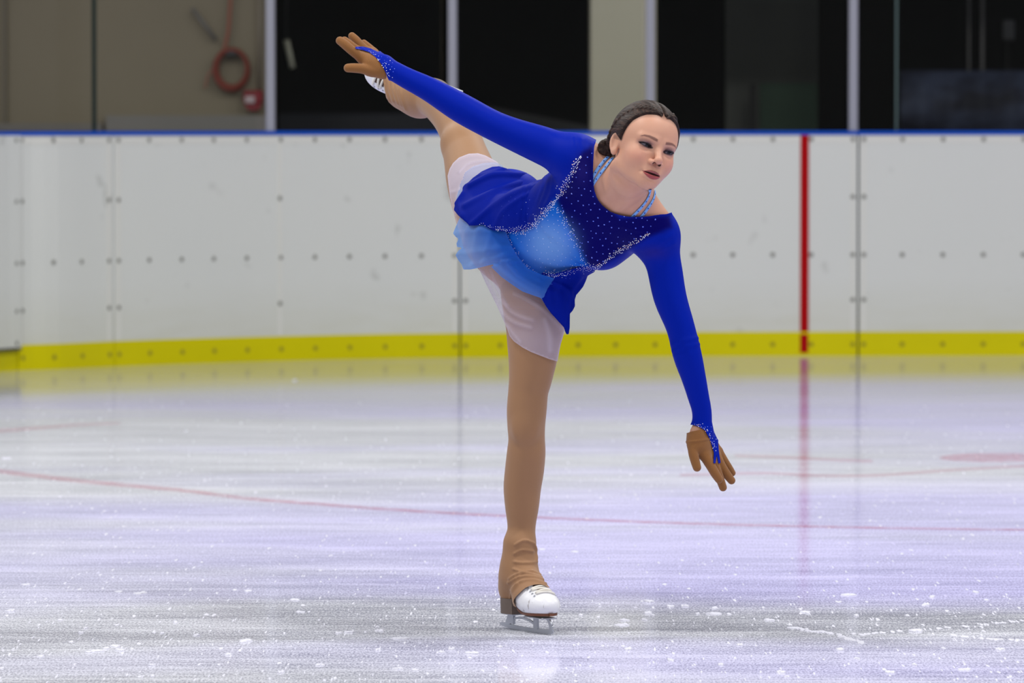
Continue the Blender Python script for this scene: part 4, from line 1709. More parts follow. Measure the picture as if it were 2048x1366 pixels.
CHEST = [(1163, 305), (1186, 290), (1190, 390), (1240, 436), (1340, 430), (1345, 455), (1290, 478), (1200, 535), (1168, 530), (1110, 408), (1135, 365)]
LIGHT = [(1110, 402), (1128, 436), (1150, 484), (1172, 530), (1135, 546), (1085, 552), (1050, 560), (960, 560), (960, 470), (1030, 462), (1064, 456)]
c = paint(c, NAVY, softin(xy, CHEST, 7) * fc)
c = paint(c, AZURE, softin(xy, LIGHT, 10) * fc)
core = np.exp(-((np.hypot(xy[:, 0] - 1099, (xy[:, 1] - 492) * 1.0) / 47) ** 3))
c = paint(c, SKYC, core * fc * 0.95)
c = paint(c, lin(0, 24, 138), sstep(1135, 1060, xy[:, 0]) * sstep(335, 365, xy[:, 1]) * (1 - softin(xy, LIGHT, 10)))
# thin mesh yokes let the skin tint the upper sleeves
for (px, py, rx, ry) in ((1165, 340, 16, 26), (1304, 505, 30, 14)):
    c = paint(c, lin(40, 34, 120), 0.55 * np.exp(-(((xy[:, 0] - px) / rx) ** 2 + ((xy[:, 1] - py) / ry) ** 2)) * fc)
M_DRESS = attr_mat('stretch_blue', 0.5, 0.0, (900, 0.12), spec=0.05)
dress = pobj('dress', V, Q, M_DRESS, col=c)
DRESS_T = bvh(V, Q)

# ---------------------------------------------------------------- skirt layers draped over hips and thighs
hull = SDF(torso.prims[:2] + torso.prims[-2:])
hull.u(f_tube(px_tube(LEG_S[:7]), 4), 0.06)
hull.u(f_tube(px_tube(LEG_F[:6]), 4), 0.06)


def layer(name, sd, off, poly, mat, fold, colfn, h=0.0045, lo=(-0.24, -0.25, 0.52), hi=(0.25, 0.50, 1.22), grow=None, thick=0.0, it=3):
    V, Q = surface(sd, tuple(axis(lo[i], hi[i], h) for i in range(3)), off=off)
    V = relax(V, Q, it, 0.5)
    if grow is not None:
        n = normals(V, Q)
        V = V + n * grow(proj(V))[:, None]
    V = folds(V, Q, fold)
    V, Q = crop(V, Q, poly, True)
    V = relax(V, Q, 1, 0.3, rim(Q))
    c = colfn(V, Q)
    o = pobj(name, V, Q, mat, col=c)
    if thick > 0:
        md = o.modifiers.new('thickness', 'SOLIDIFY')
        md.thickness = thick
        md.offset = 0
    return V, Q, o


SEAM = smoothpoly([(1000, 455), (1012, 464), (1022, 490), (1036, 514), (1056, 537), (1083, 549), (1120, 560)], 4, False)


def grow_o(xy):
    d, _ = polydist(xy, SEAM, False)
    return -0.0090 * sstep(34, 4, d)


# white slip
SLIP = [(895, 352), (899, 338), (906, 326), (918, 315), (937, 307.5), (956, 306.5), (971, 311), (990, 321), (1006, 331), (1010, 452), (1012, 466), (1023, 491), (1037, 515), (1057, 538), (1084, 550), (1120, 561), (1156, 575), (1150, 590), (1141, 625), (1130, 660), (1121, 690), (1115, 723), (1098, 718), (1080, 711), (1062, 704), (1045, 695), (1028, 683), (1019, 672), (1013, 655), (1004, 634), (995, 614), (984, 592), (972, 568), (962, 546), (955, 530), (935, 500), (918, 458), (908, 430), (900, 395)]

sl = SDF(list(hull.prims))
sl.u(f_cap(P3(938, 400, 0.20), P3(1024, 625, 0.03), 0.030, 0.030), 0.07)
sl.u(f_cap(P3(960, 470, 0.14), P3(1030, 640, 0.02), 0.046, 0.036), 0.05)


def slip_col(V, Q):
    n = len(V)
    c = np.ones((n, 4))
    c[:, :3] = lin(216, 208, 228)
    xy = proj(V)
    c[:, 3] = 0.27 + 0.25 * sstep(590, 690, xy[:, 1])
    # doubled hem
    d, _ = polydist(xy, SLIP)
    c[:, 3] += 0.20 * sstep(3.0, 1.0, d)
    for pts, w, amp in SLIP_F:
        e, _ = polydist(xy, smoothpoly(pts, 6, False), False)
        c[:, 3] += 0.14 * np.exp(-(e / (w * 0.8)) ** 2)
    c[:, 3] += 0.48 * sstep(430, 370, xy[:, 1])
    return c


M_SLIP = attr_mat('tulle_white', 0.7, 0.2, (1200, 0.1), True, 0.35)
SLIP_F = [
    ([(1003, 600), (1020, 622), (1042, 634), (1066, 640)], 4.5, 0.006), ([(1008, 630), (1030, 646), (1062, 655)], 4.0, 0.005), ([(1028, 588), (1056, 600), (1090, 622), (1122, 655)], 5, 0.005),
    ([(1014, 650), (1026, 668), (1040, 684)], 3.5, 0.004), ([(965, 545), (985, 585), (1006, 625)], 5, 0.005), ([(980, 540), (997, 580), (1014, 612)], 4, 0.004),
    ([(918, 345), (932, 331), (950, 324), (978, 323), (1000, 330)], 2.2, 0.003), ([(902, 385), (925, 378), (945, 360)], 3, 0.002), ([(908, 430), (912, 400), (920, 375)], 4, 0.002),
    ([(1090, 640), (1098, 668), (1100, 700)], 7, 0.004),
]
layer('slip', sl, 0.010, SLIP, M_SLIP, SLIP_F, slip_col, lo=(-0.24, -0.20, 0.50), grow=grow_o)

# light blue overskirt
OVER = [(921, 366), (930, 345), (946, 333), (968, 326), (990, 325), (1008, 332), (1014, 350), (1012, 452), (1012, 464), (1022, 490), (1036, 514), (1056, 537), (1083, 549), (1120, 560), (1150, 575), (1140, 600), (1122, 640), (1098, 622), (1082, 596), (1070, 592), (1045, 583), (1024, 569), (1003, 554), (982, 533.5), (1000, 527), (980, 530), (956, 536), (940, 539), (927, 539), (923, 528), (917, 521), (911, 510), (917, 501), (925, 496), (914, 493.5), (913, 487), (917, 477.5), (912, 474), (906, 467), (911, 455), (920, 434), (914, 420), (912, 400)]
ov = SDF(list(hull.prims))
ov.u(f_ell(P3(968, 488, 0.09), (0.075, 0.060, 0.062)), 0.05)
ov.u(f_cap(P3(1000, 505, 0.03), P3(1085, 560, -0.02), 0.060, 0.060), 0.05)


def over_col(V, Q):
    n = len(V)
    c = np.ones((n, 4))
    xy = proj(V)
    waist = smoothpoly([(1000, 462), (1018, 488), (1036, 514), (1056, 538), (1084, 550)], 4, False)
    d, _ = polydist(xy, waist, False)
    t = sstep(8, 92, d)
    c[:, :3] = np.array(lin(8, 98, 204)) * (1 - t)[:, None] + np.array(lin(120, 168, 236)) * t[:, None]
    a = 0.94 - 0.26 * t
    a -= 0.42 * sstep(420, 350, xy[:, 1])
    c[:, :3] = c[:, :3] * (1 - 0.5 * sstep(420, 350, xy[:, 1]))[:, None] + np.array(lin(190, 206, 240)) * (0.5 * sstep(420, 350, xy[:, 1]))[:, None]
    c[:, 3] = a
    e, _ = polydist(xy, OVER)
    c[:, 3] += 0.15 * sstep(2.5, 0.8, e)
    return c


M_OVER = attr_mat('tulle_blue', 0.65, 0.2, (1200, 0.1), True, 0.3)
layer('overskirt', ov, 0.0165, OVER, M_OVER, [
    ([(1030, 472), (970, 462), (908, 468)], 6, 0.004), ([(1034, 490), (980, 500), (912, 510)], 7, 0.005), ([(1036, 500), (985, 518), (926, 536)], 5, 0.004),
    ([(960, 455), (950, 490), (948, 530)], 6, 0.004), ([(985, 460), (975, 500), (968, 530)], 6, 0.004), ([(940, 450), (930, 480), (925, 505)], 5, 0.004),
    ([(1004, 524), (1030, 521), (1056, 520)], 3.0, 0.007), ([(990, 532), (1020, 556), (1050, 576), (1085, 592)], 4, 0.005), ([(1016, 530), (1040, 556), (1078, 574)], 4, 0.005), ([(1030, 526), (1050, 545), (1080, 560)], 4, 0.003),
    ([(925, 372), (945, 350), (975, 340), (1005, 345)], 3, 0.003),
], over_col, lo=(-0.24, -0.22, 0.60), grow=grow_o)

# royal blue peplum, open at the front: two points
WING_L = [(1082, 350), (1064, 347), (1046, 345), (1028, 345), (1020, 341), (1013, 337), (998, 333), (985, 334), (975, 338), (964, 343), (956, 349), (946, 356), (937, 365), (930, 369), (926, 374), (925, 382), (917, 394), (909, 406), (910, 412), (908, 420), (916, 430), (926, 439), (934, 446), (939, 451), (951, 451), (966, 449), (975, 455), (984, 460), (1004, 462.5), (1020, 464), (1034, 463), (1050, 459), (1061, 452), (1075, 437), (1092, 422), (1104, 398), (1104, 365), (1096, 345)]
WING_R = [(1084, 546), (1080, 560), (1080, 578), (1081, 590), (1086, 602), (1093, 614), (1101, 625), (1109, 634), (1119, 645), (1128, 655), (1131, 664), (1133.5, 669), (1137, 668), (1139, 655), (1139.5, 627), (1145, 621), (1149.5, 612), (1149, 600), (1152, 590), (1159, 582), (1166, 573), (1171, 562), (1175, 551), (1188, 544), (1196, 528), (1165, 532), (1135, 541), (1110, 548)]
pl = SDF(list(hull.prims))
pl.u(f_ell(WAIST, (0.126, 0.145, 0.080), TORSO), 0.04)
pl.u(f_ell(P3(1012, 402, 0.13), (0.080, 0.070, 0.066)), 0.05)
pl.u(f_cap(P3(1128, 545, -0.02), P3(1106, 640, -0.03), 0.046, 0.040), 0.05)


def royal_col(V, Q):
    c = np.tile(np.array(lin(0, 24, 138)), (len(V), 1))
    return c


def grow_l(xy):
    return 0.024 * sstep(1062, 1000, xy[:, 0]) - 0.0055


def grow_r(xy):
    return 0.017 * sstep(545, 590, xy[:, 1]) + 0.003


M_PEP = attr_mat('chiffon_royal', 0.6, 0.0, (900, 0.12), spec=0.05)
VL, QL, peplum = layer('peplum_panel', pl, 0.006, WING_L, M_PEP, [
    ([(1090, 352), (1040, 350), (985, 352), (940, 372)], 4.5, 0.008), ([(1088, 360), (1040, 366), (990, 382), (930, 412)], 5, 0.006), ([(1080, 372), (1030, 386), (985, 414), (945, 448)], 5, 0.006),
    ([(1070, 385), (1040, 398), (1006, 424), (990, 455)], 4, 0.004), ([(1010, 338), (990, 344), (960, 352)], 4, 0.004), ([(925, 385), (918, 405), (925, 432)], 4, 0.004),
    ([(1062, 368), (1056, 400), (1050, 440)], 3, 0.002), ([(1074, 366), (1070, 400), (1062, 436)], 3, 0.002), ([(1050, 372), (1044, 400), (1038, 440)], 3, 0.002),
], royal_col, grow=grow_l, thick=0.0015)
VR, QR, o = layer('peplum_panel', pl, 0.006, WING_R, M_PEP, [
    ([(1160, 552), (1140, 585), (1128, 640)], 5, 0.006), ([(1130, 552), (1118, 590), (1120, 640)], 5, 0.005), ([(1100, 556), (1098, 585), (1110, 625)], 5, 0.004), ([(1110, 566), (1135, 580), (1148, 606)], 4, 0.005), ([(1142, 620), (1138, 640), (1136, 664)], 3, 0.004),
], royal_col, grow=grow_r, thick=0.0015)
PEPL_T = bvh(VL, QL)
PEPR_T = bvh(VR, QR)

# ---------------------------------------------------------------- skates
b_parts = [(f_ell((0, 0.076, 0.070), (0.0415, 0.049, 0.030)), 0.0), (f_ell((0, 0.040, 0.077), (0.0435, 0.060, 0.034)), 0.02), (f_cap((0, 0.020, 0.098), (0, -0.034, 0.150), 0.034, 0.035), 0.025), (f_ell((0, -0.066, 0.105), (0.0315, 0.037, 0.043)), 0.02), (f_cap((0, -0.046, 0.130), (0, -0.043, 0.150), 0.034, 0.031), 0.02)]
b_shaft = f_cap((0, -0.045, 0.140), (0, -0.038, 0.212), 0.0355, 0.0345)


def boot_sdf(L):
    d = None
    for fn, k in b_parts:
        v_ = fn(L)
        d = v_ if d is None else smin(d, v_, k)
    # flat underside rising to the heel
    sole = np.interp(L[:, 1], [-0.12, -0.042, 0.03, 0.13], [0.078, 0.076, 0.048, 0.050])
    return smax(d, sole - L[:, 2], 0.004)


class Frame:
    def __init__(s, o, x, y, z):
        s.o = np.asarray(o, float)
        s.R = np.array([x, y, z])

    def loc(s, P):
        return (P - s.o) @ s.R.T

    def world(s, L):
        return np.asarray(L, float) @ s.R + s.o

    def mat(s):
        R = s.R
        q = s.o - ORG
        return Matrix(((R[0][0], R[1][0], R[2][0], q[0]), (R[0][1], R[1][1], R[2][1], q[1]), (R[0][2], R[1][2], R[2][2], q[2]), (0, 0, 0, 1)))


d_ = nrm((0.49, -0.87, 0))
FS = Frame(P3(1054, 1262, 0.0) * np.array([1, 1, 0]), (-d_[0] * 0 + d_[1], -d_[0], 0), d_, (0, 0, 1))
FS.R[0] = np.cross(FS.R[1], FS.R[2])
FFd = nrm((-0.94, 0.0, 0.31))
FFu = np.array((-0.164, -0.907, -0.386))
FFu = nrm(FFu - FFd * (FFu @ FFd))
FFx = np.cross(FFd, FFu)
tail = P3(924, 184, 0.85)
FF = Frame(tail + FFd * 0.130 - FFu * 0.012, FFx, FFd, FFu)

k = N('boot_leather')
v = k.obj()
n1 = k.noise(v, 70, 3, 0.6)
sc_ = k.ramp(k.noise(k.mapped(v, (60, 60, 16)), 1.0, 3, 0.6), [(0.62, 0.0), (0.66, 1.0)])
c = k.mix(n1, lin(226, 226, 232), lin(240, 240, 244))
c = k.mix(k.math('MULTIPLY', sc_, 0.55), c, lin(120, 104, 96))
b = k.n('BsdfPrincipled', Base_Color=c, Roughness=0.35)
k.t.links.new(k.bump(n1, 0.1, 0.002), b.inputs['Normal'])
M_BOOT = k.surf(b.outputs[0])
M_SOLE = pbr('sole_brown', lin(112, 66, 44), 0.5, noise=0.2, nscale=60)
M_HEEL = pbr('heel_stack', lin(104, 90, 82), 0.6, noise=0.15, nscale=80)
M_BLADE = pbr('blade_steel', lin(182, 185, 194), 0.3, 0.75)
M_LACE = pbr('lace_cream', lin(228, 224, 216), 0.7)
M_GAP = pbr('lace_gap', lin(84, 60, 46), 0.7)

bs = SDF().u(boot_sdf, 0.01)
V, Q = surface(bs, (axis(-0.07, 0.07, 0.0028), axis(-0.14, 0.16, 0.0028), axis(0.03, 0.28, 0.0028)))
skate = empty('ice_skate', (0, 0, 0), person)
skate.matrix_local = FS.mat()
mesh_obj('boot', V, Q, M_BOOT, skate)
BOOT_T = bvh(V, Q)


def boot_top(x, y):
    h = BOOT_T.ray_cast(Vector((x, y, 0.4)), Vector((0, 0, -1)))
    return np.array(h[0]) if h[0] is not None else np.array((x, y, 0.1))


def boot_dir(x, y, z, d):
    o_ = np.array((x, y, z)) + np.array(d) * 0.3
    h = BOOT_T.ray_cast(Vector(o_), Vector(-np.array(d)))
    return (np.array(h[0]), np.array(h[1])) if h[0] is not None else (np.array((x, y, z)), np.array(d))


# sole and heel follow the outline of the boot
def outline(y, z):
    h = BOOT_T.ray_cast(Vector((0.3, y, z)), Vector((-1, 0, 0)))
    return h[0][0] if h[0] is not None else 0.0


ys = np.linspace(-0.101, 0.1225, 40)
V, F = [], []
for y in ys:
    zt = float(np.interp(y, [-0.12, -0.042, 0.03, 0.13], [0.078, 0.076, 0.048, 0.050]))
    w = max(outline(y, zt + 0.0045), 0.006) + 0.0002
    V += [(-w, y, zt + 0.003), (w, y, zt + 0.003), (w * 0.97, y, zt - 0.003), (-w * 0.97, y, zt - 0.003)]
for i in range(len(ys) - 1):
    a, b2 = 4 * i, 4 * i + 4
    F += [(a, a + 1, b2 + 1, b2), (a + 1, a + 2, b2 + 2, b2 + 1), (a + 2, a + 3, b2 + 3, b2 + 2), (a + 3, a, b2, b2 + 3)]
F += [(3, 2, 1, 0), tuple(len(V) - 4 + i for i in range(4))]
mesh_obj('sole', V, F, M_SOLE, skate, False)
V, F = [], []
ys = np.linspace(-0.102, -0.032, 14)
for y in ys:
    w = max(outline(y, 0.088), outline(y, 0.098), 0.012) + 0.001
    V += [(-w, y, 0.0785), (w, y, 0.0785), (w * 0.95, y + (0.004 if y < -0.099 else 0), 0.0405), (-w * 0.95, y + (0.004 if y < -0.099 else 0), 0.0405)]
for i in range(len(ys) - 1):
    a, b2 = 4 * i, 4 * i + 4
    F += [(a, a + 1, b2 + 1, b2), (a + 1, a + 2, b2 + 2, b2 + 1), (a + 2, a + 3, b2 + 3, b2 + 2), (a + 3, a, b2, b2 + 3)]
F += [(3, 2, 1, 0), tuple(len(V) - 4 + i for i in range(4))]
mesh_obj('heel', V, F, M_HEEL, skate, False)


# blade: runner with two long openings, posts and plates
def extr(m, prof, t):
    n = len(prof)
    V = [(-t, y, z) for y, z in prof] + [(t, y, z) for y, z in prof]
    F = [tuple(range(n)), tuple(reversed(range(n, 2 * n)))] + [(i, i + n, (i + 1) % n + n, (i + 1) % n) for i in range(n)]
    m.add(V, F)


def band(m, top, bot, t):
    n = len(top)
    V = [(-t, y, z) for y, z in top] + [(-t, y, z) for y, z in bot] + [(t, y, z) for y, z in top] + [(t, y, z) for y, z in bot]
    F = []
    for i in range(n - 1):
        F += [(i, i + 1, n + i + 1, n + i), (2 * n + i + 1, 2 * n + i, 3 * n + i, 3 * n + i + 1), (i + 1, i, 2 * n + i, 2 * n + i + 1), (n + i, n + i + 1, 3 * n + i + 1, 3 * n + i)]
    F += [(0, n, 3 * n, 2 * n), (n - 1, 3 * n - 1, 4 * n - 1, 2 * n - 1)]
    m.add(V, F)


m = MB()
yy = np.linspace(-0.132, 0.122, 40)
rock = 0.0040 * (yy / 0.13) ** 2 * (1 + (yy < -0.09) * (-(yy + 0.09)) * 20)
band(m, list(zip(yy, rock + np.interp(yy, [-0.132, -0.116, 0.10, 0.122], [0.005, 0.0105, 0.0105, 0.010]))), list(zip(yy, rock)), 0.0022)
y2 = np.linspace(-0.092, 0.045, 20)
zt = 0.013 + 0.016 * np.sin(np.clip((y2 + 0.092) / 0.137, 0, 1) * math.pi) ** 0.6
band(m, list(zip(y2, zt + 0.0055)), list(zip(y2, zt)), 0.002)
band(m, [(-0.088, 0.0405), (-0.080, 0.0405), (-0.070, 0.0405), (-0.062, 0.0405)], [(-0.106, 0.010), (-0.090, 0.011), (-0.076, 0.014), (-0.064, 0.013)], 0.003)
band(m, [(0.036, 0.0425), (0.044, 0.0425), (0.053, 0.0425)], [(0.036, 0.009), (0.045, 0.009), (0.055, 0.009)], 0.003)
q = [(0.090, 0.043), (0.104, 0.043), (0.116, 0.036), (0.124, 0.026), (0.128, 0.014), (0.1275, 0.006)]
q2 = [(0.090, 0.038), (0.100, 0.037), (0.107, 0.031), (0.112, 0.023), (0.114, 0.013), (0.114, 0.003)]
band(m, q, q2, 0.0024)
for i in range(4):
    m.add([(-0.002, 0.125, 0.007 + 0.006 * i), (0.002, 0.125, 0.007 + 0.006 * i), (0.002, 0.125, 0.012 + 0.006 * i), (-0.002, 0.125, 0.012 + 0.006 * i), (0, 0.1325 - 0.002 * i, 0.008 + 0.006 * i)], [(0, 1, 4), (1, 2, 4), (2, 3, 4), (3, 0, 4)])
m.box((-0.019, -0.096, 0.0370), (0.019, -0.040, 0.0404), 0.001)
m.box((-0.022, 0.020, 0.0385), (0.022, 0.112, 0.0420), 0.001)
m.obj('blade', M_BLADE, skate)

# tongue gap and laces
rows = []
for i in range(7):
    y = 0.088 - i * 0.0105
    for sx in (0,):
        rows.append(boot_dir(0, y, 0.09 + i * 0.008, nrm((0, 0.45, 1)))[0])
gv, gf = [], []
for i, p in enumerate(rows):
    w = 0.010 + 0.0012 * i
    for t in (-1, -0.5, 0, 0.5, 1):
        q, n_ = boot_dir(w * t, p[1], p[2], nrm((0, 0.45, 1)))
        gv.append(q + n_ * 0.0012)
for i in range(len(rows) - 1):
    for j in range(4):
        a = i * 5 + j
        gf.append((a, a + 1, a + 6, a + 5))
mesh_obj('tongue', gv, gf, M_GAP, skate)
lace0 = None
for i in range(7):
    y = 0.089 - i * 0.0085
    pts = []
    for t in np.linspace(-1, 1, 13):
        q, n_ = boot_dir(0.023 * t, y + 0.006 * t * (1 if i % 2 else -1) * 0.5 - 0.002, 0.09 + i * 0.008, nrm((0, 0.45, 1)))
        pts.append(q + n_ * (0.0026 if abs(t) < 0.95 else 0.0008))
    MB().tube(pts, 0.0030, 8).obj('lace', M_LACE, skate, True)
for i in range(5):
    for sx in (-1, 1):
        q, n_ = boot_dir(0.0275 * sx, 0.086 - i * 0.0105, 0.09 + i * 0.008, nrm((0.3 * sx, 0.45, 1)))
        t1 = nrm(np.cross(n_, (0, 1, 0)))
        t2 = np.cross(n_, t1)
        MB().tube([q + n_ * 0.0008 + (t1 * math.cos(a) + t2 * math.sin(a)) * 0.0022 for a in np.linspace(0, 2 * math.pi, 10, endpoint=False)], 0.0008, 6, closed=True).obj('eyelet', M_BLADE, skate, True)

skate2 = skate.copy()
COL.objects.link(skate2)
skate2.parent = person
skate2.matrix_local = FF.mat() @ Matrix.Diagonal((0.9, 1, 1, 1))
for ch in [o_ for o_ in bpy.data.objects if o_.parent == skate]:
    q = ch.copy()
    COL.objects.link(q)
    q.parent = skate2

# ---------------------------------------------------------------- tights, pulled over the boots
tg = SDF()
tg.u(f_tube(px_tube(LEG_S), 7), 0.03)
tg.u(f_tube(px_tube(LEG_F), 7), 0.03)
tg.u(f_ell(P3(1050, 858, -0.04), (0.026, 0.016, 0.032)), 0.02)
tg.u(f_sphere(P3(913, 283, 0.385), 0.030), 0.03)


def boot_cover(fr):
    def f(P):
        L = fr.loc(P)
        d = boot_sdf(L)
        if fr is FS:
            d = smin(d, b_shaft(L), 0.02)
        else:
            d = boot_sdf(L * np.array([1 / 0.9, 1, 1])) * 0.9
        return d - 0.0035
    return f


tg.u(boot_cover(FS), 0.012)
tg.u(f_tube(px_tube([(842, 193, 0.69, 34), (826, 190, 0.72, 35), (808, 186, 0.755, 32)]), 4), 0.014)
tg.u(boot_cover(FF), 0.022)
V, Q = surface(tg, (axis(-0.40, 0.16, 0.0042, [(-0.03, 0.10, 0.0024)]), axis(-0.20, 1.02, 0.0050), axis(0.03, 1.42, 0.0042, [(0.06, 0.26, 0.0026)])), off=0.0022)
V = folds(V, Q, [
    ([(1026, 1138), (1045, 1144), (1062, 1142), (1080, 1150)], 1.6, 0.0060), ([(1018, 1158), (1036, 1148), (1060, 1148), (1083, 1155)], 1.6, 0.0060), ([(1016, 1166), (1040, 1154), (1066, 1154), (1087, 1160)], 1.6, 0.0054), ([(1022, 1180), (1040, 1164), (1066, 1160), (1092, 1168)], 1.6, 0.0051),
    ([(1030, 1090), (1048, 1081), (1066, 1086)], 2.0, 0.0051), ([(1028, 1108), (1044, 1100), (1066, 1103)], 2.0, 0.0045), ([(1028, 1124), (1050, 1126), (1074, 1124)], 2.0, 0.0045), ([(1068, 1088), (1073, 1104), (1072, 1120)], 1.8, 0.0054), ([(1020, 1200), (1024, 1184), (1036, 1168)], 1.8, 0.0045),
    ([(776, 160), (780, 180), (788, 204)], 2.0, 0.005), ([(784, 160), (788, 182), (797, 208)], 2.0, 0.005), ([(792, 164), (796, 186), (804, 212)], 2.0, 0.004), ([(800, 170), (802, 190), (812, 220)], 2.0, 0.004), ([(770, 168), (774, 186), (780, 204)], 1.8, 0.004),
])
TOE_S = [(1120, 1150), (1098, 1176), (1090, 1171), (1081, 1168.5), (1070, 1169), (1061, 1171), (1052, 1175), (1044, 1181), (1038, 1187), (1032, 1193), (1028, 1199), (1027, 1204), (1030, 1210), (1034, 1216), (1026, 1211), (1019, 1206.5), (1012, 1202), (1004, 1198), (985, 1194), (970, 1320), (1160, 1320)]
TOE_F = [(752, 60), (764, 140), (767, 165), (771, 190), (775, 206), (777, 225), (600, 240), (600, 60)]
V, Q = crop(V, Q, TOE_S, False)
V, Q = crop(V, Q, TOE_F, False)
V = relax(V, Q, 2, 0.5, rim(Q))
zt_ = V[:, 2]
c = np.tile(np.array(lin(158, 118, 84)), (len(V), 1))
k = N('tights_tan')
at = k.n('Attribute', {'attribute_name': 'Col'}).outputs['Color']
v = k.obj()
nz = k.noise(v, 1500, 2)
b = k.n('BsdfPrincipled', Base_Color=k.mix(k.math('MULTIPLY', nz, 0.25), at, lin(118, 82, 54)), Roughness=0.6, Sheen_Weight=0.15, Specular_IOR_Level=0.3)
k.t.links.new(k.bump(nz, 0.12, 0.001), b.inputs['Normal'])
M_TIGHT = k.surf(b.outputs[0])
pobj('tights', V, Q, M_TIGHT, col=c)

# ---------------------------------------------------------------- gloves
k = N('glove_knit')
v = k.obj()
w1 = k.n('TexWave', {'wave_type': 'BANDS', 'bands_direction': 'X'}, Vector=k.mapped(v, (1, 1, 1), (0.3, 0.2, 0.4)), Scale=230.0, Distortion=1.0).outputs['Fac']
w2 = k.n('TexWave', {'wave_type': 'BANDS', 'bands_direction': 'Z'}, Vector=k.mapped(v, (1, 1, 1), (0.3, 0.2, 0.4)), Scale=300.0, Distortion=1.0).outputs['Fac']
kn = k.math('MULTIPLY', w1, w2)
c = k.mix(kn, lin(128, 84, 44), lin(172, 120, 70))
b = k.n('BsdfPrincipled', Base_Color=c, Roughness=0.85, Sheen_Weight=0.2, Specular_IOR_Level=0.2)
k.t.links.new(k.bump(kn, 0.35, 0.002), b.inputs['Normal'])
M_GLOVE = k.surf(b.outputs[0])
GL_R = [(600, 0), (760, 0), (774, 120), (772, 158), (764, 162), (740, 200), (600, 220)]
g = hand_sdf(HAND_R, 0.0006)
g.u(f_tube(px_tube([(778, 138, WR, 14), (764, 133, WR, 16.5), (752, 129, WR, 18)]), 4), 0.012)
V, Q = surface(g, (axis(P3(660, 0, WR)[0], P3(800, 0, WR)[0], 0.0017), axis(WR - 0.08, WR + 0.09, 0.0019), axis(P3(0, 180, WR)[2], P3(0, 50, WR)[2], 0.0017)))
V, Q = crop(V, Q, GL_R)
pobj('glove', V, Q, M_GLOVE)
GL_L = [(1340, 868), (1374, 866), (1384, 863), (1397, 860), (1412, 856), (1450, 846), (1540, 850), (1540, 1030), (1340, 1030)]
g = hand_sdf(HAND_L, 0.0006)
g.u(f_tube(px_tube([(1395, 852, WL - 0.004, 18), (1395, 866, WL - 0.004, 20), (1396, 884, WL - 0.004, 21)]), 4), 0.012)
V, Q = surface(g, (axis(P3(1350, 0, WL)[0], P3(1490, 0, WL)[0], 0.0017), axis(WL - 0.08, WL + 0.09, 0.0019), axis(P3(0, 1000, WL)[2], P3(0, 830, WL)[2], 0.0017)))
V = folds(V, Q, [([(1372, 884), (1395, 882), (1420, 878)], 2, 0.0018)], True)
V, Q = crop(V, Q, GL_L)
pobj('glove', V, Q, M_GLOVE)

# ---------------------------------------------------------------- halter straps with studs
M_STRAP = pbr('strap_blue', lin(120, 172, 240), 0.6)
M_STUD = pbr('stud_blue', lin(20, 60, 170), 0.2, 0.2)
for pts in ([(1221, 310), (1215, 316), (1208, 323), (1197, 336), (1188, 350), (1184, 358)], [(1226, 317), (1220, 325), (1212, 335), (1200, 349), (1190, 362), (1185, 370)],
            [(1300, 378), (1297, 390), (1291, 402), (1282, 414), (1272, 425), (1264, 434)], [(1309, 381), (1307, 394), (1302, 405), (1295, 416), (1287, 427), (1281, 435)]):
    q = smoothpoly(pts, 5, False)
    P, Nn = [], []
    for (x, y) in q:
        p, n_ = cast(BT, x, y)
        if p is None:
            continue
        P.append(p)
        Nn.append(n_)
    P = np.array(P)
    Nn = np.array(Nn)
    Y_ = np.convolve(np.pad(P[:, 1], 2, 'edge'), np.ones(5) / 5, 'valid')
    V, F = [], []
    ctr = []
    for i in range(len(P)):
        t = nrm(P[min(i + 1, len(P) - 1)] - P[max(i - 1, 0)])
        n_ = nrm(Nn[max(0, i - 1):i + 2].mean(0))
        s_ = nrm(np.cross(t, n_))
        o_ = P[i] + n_ * 0.0016
        w = 0.0038
        V += [o_ - s_ * w, o_ - s_ * w * 0.9 + n_ * 0.0014, o_ + s_ * w * 0.9 + n_ * 0.0014, o_ + s_ * w]
        ctr.append((o_ + n_ * 0.0016, n_))
    for i in range(len(P) - 1):
        a, b2 = 4 * i, 4 * i + 4
        F += [(a, b2, b2 + 1, a + 1), (a + 1, b2 + 1, b2 + 2, a + 2), (a + 2, b2 + 2, b2 + 3, a + 3), (a + 3, b2 + 3, b2, a)]
    st_ = pobj('strap', V, F, M_STRAP)
    m = MB()
    for i in range(2, len(ctr) - 2, 4):
        p, n_ = ctr[i]
        t1 = nrm(np.cross(n_, (0.3, 0.1, 1)))
        t2 = np.cross(n_, t1)
        r = 0.0019
        V = [p + (t1 * math.cos(a) + t2 * math.sin(a)) * r - ORG for a in np.linspace(0, 2 * math.pi, 8, endpoint=False)] + [p + n_ * 0.0011 - ORG]
        m.add(V, [(j, (j + 1) % 8, 8) for j in range(8)])
    m.obj('studs', M_STUD, st_)

# ---------------------------------------------------------------- rhinestones
M_GEM = pbr('rhinestone_clear', lin(236, 238, 255), 0.1, 0.0, spec=1.0)
M_GEMB = pbr('rhinestone_blue', lin(96, 124, 255), 0.2, 0.0, spec=1.0)
M_GEMP = pbr('rhinestone_pink', lin(250, 206, 196), 0.12, 0.0, spec=1.0)
trees = [PEPL_T, PEPR_T, DRESS_T]
stones = []


def put_stone(px, py, r, mat):
    best = None
    for t in trees:
        p, n_ = cast(t, px, py)
        if p is not None and (best is None or p[1] < best[0][1]):
            best = (p, n_)
    if best is None:
        return
    stones.append((best[0], best[1], r * 0.86, mat))


